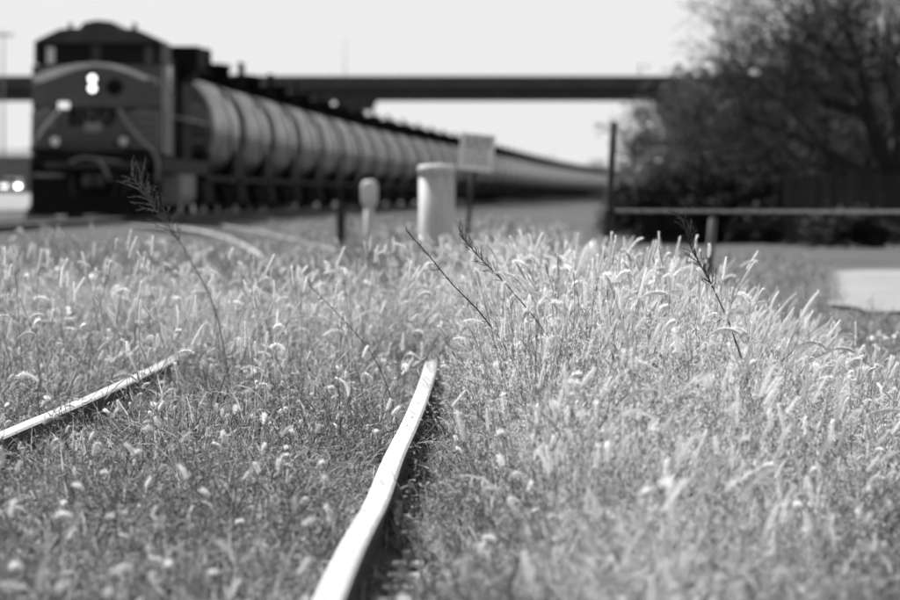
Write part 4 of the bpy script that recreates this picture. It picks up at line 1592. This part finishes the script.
# ------------------------------------------------------------------ single tall weed stalks
def stalk(pts_px, d, label, r=0.0042, side=0, plume=None, seed=0, mt=M_WEED):
    rs = random.Random(seed)
    root_xy = ((pts_px[-1][0] - 450) / F * d, d)
    P = [Vector(px(x, y, d)) for x, y in pts_px]          # tip first, visible foot last
    a, b = P[-1], P[-2]
    dv = (a - b).normalized()
    # carry on down to the ground, getting steeper
    cur = a
    while cur.z > 0.0:
        dv = (dv + Vector((0, 0, -0.35))).normalized()
        cur = cur + dv * 0.09
        P.append(cur.copy())
    base = P[-1].copy()
    base.z = 0
    e = empty('weed_stalk', tuple(base), label=label, cat='weed')
    Q = [tuple(q - base) for q in P]
    n = len(Q)
    m = MB()
    m.tube(Q, [r * (0.45 + 0.55 * i / (n - 1)) for i in range(n)], mt, 5)
    m.build('stem', e)
    if side or plume:
        m = MB()
        L0 = [(Vector(Q[i]), Vector(Q[i + 1])) for i in range(len(pts_px) - 1)]
        tot = sum((q - p).length for p, q in L0)
        cnt, span, ln, lift = plume or (side, 0.9, 0.03, 0.5)
        for k in range(cnt):
            t = span * (k + rs.random()) / cnt * tot
            for p, q in L0:
                if t <= (q - p).length:
                    break
                t -= (q - p).length
            c = p.lerp(q, min(1, t / (q - p).length))
            tg = (p - q).normalized()
            rv = Vector((rs.gauss(0, 1), rs.gauss(0, 0.6), rs.gauss(0, 1)))
            rv = (rv - tg * rv.dot(tg)).normalized()
            dv = (tg * lift + rv * (1 - lift)).normalized()
            L = ln * rs.uniform(0.5, 1.1)
            p1 = c + dv * L * 0.5
            p2 = p1 + (dv + Vector((rs.gauss(0, 0.25), rs.gauss(0, 0.25), rs.gauss(0, 0.25)))).normalized() * L * 0.5
            m.tube([tuple(c), tuple(p1), tuple(p2)], [r * 0.42, r * 0.34, r * 0.2], mt, 3, cap=False)
            for u in range(5):
                cc = p1.lerp(p2, rs.random()) if u > 1 else c.lerp(p1, rs.random())
                ev = (dv + Vector((rs.gauss(0, 0.7), rs.gauss(0, 0.7), rs.gauss(0, 0.7)))).normalized() * L * 0.22
                sv = Vector((rs.gauss(0, 1), rs.gauss(0, 1), rs.gauss(0, 1))).normalized() * r * 0.45
                m.add([tuple(cc - sv), tuple(cc + sv), tuple(cc + ev)], [(0, 1, 2)], mt)
        m.build('plume' if plume else 'side_twigs', e)


stalk([(406, 230), (430, 257), (452, 284), (478, 310), (502, 341)], 25.0, 'straight dark weed stalk leaning left, below the white pedestal', side=26, seed=1)
stalk([(459, 234), (480, 258), (505, 283), (530, 312), (556, 346)], 25.5, 'dark weed stalk leaning left with a feathery tip, below the sign post', plume=(26, 0.45, 0.065, 0.6), seed=2)
stalk([(682, 218), (692, 250), (712, 285), (728, 320), (741, 356), (752, 398)], 22.3, 'curved dark weed stalk with a branched tip reaching up to the cable', plume=(40, 0.42, 0.075, 0.6), seed=3)
stalk([(131, 174), (150, 203), (167, 224), (184, 248), (208, 292)], 31.5, 'plumed grass stalk rising in front of the locomotive', plume=(52, 0.62, 0.15, 0.55), seed=4, mt=M_PLUME, r=0.0038)
stalk([(308, 284), (330, 306), (350, 327), (368, 348)], 26.0, 'short dark stalk leaning left over the middle of the siding', side=14, seed=5, r=0.0028, mt=M_PLUME)
stalk([(824, 426), (828, 455), (832, 490)], 21.5, 'small dark branched weed at the right edge of the tall grass', plume=(34, 0.8, 0.07, 0.35), seed=6, r=0.003)
stalk([(504, 478), (530, 512), (560, 552), (592, 602)], 17.0, 'blurred dark stalk leaning left in the near grass at the bottom', side=10, seed=7, r=0.0035)
stalk([(338, 376), (340, 410), (341, 450), (342, 480)], 23.0, 'thin upright dark stalk left of the near rail', side=10, seed=8, r=0.0026)
stalk([(655, 345), (660, 370), (664, 392)], 25.0, 'small dark seeded weed among the pale foxtails', plume=(26, 0.8, 0.05, 0.4), seed=9, r=0.003)
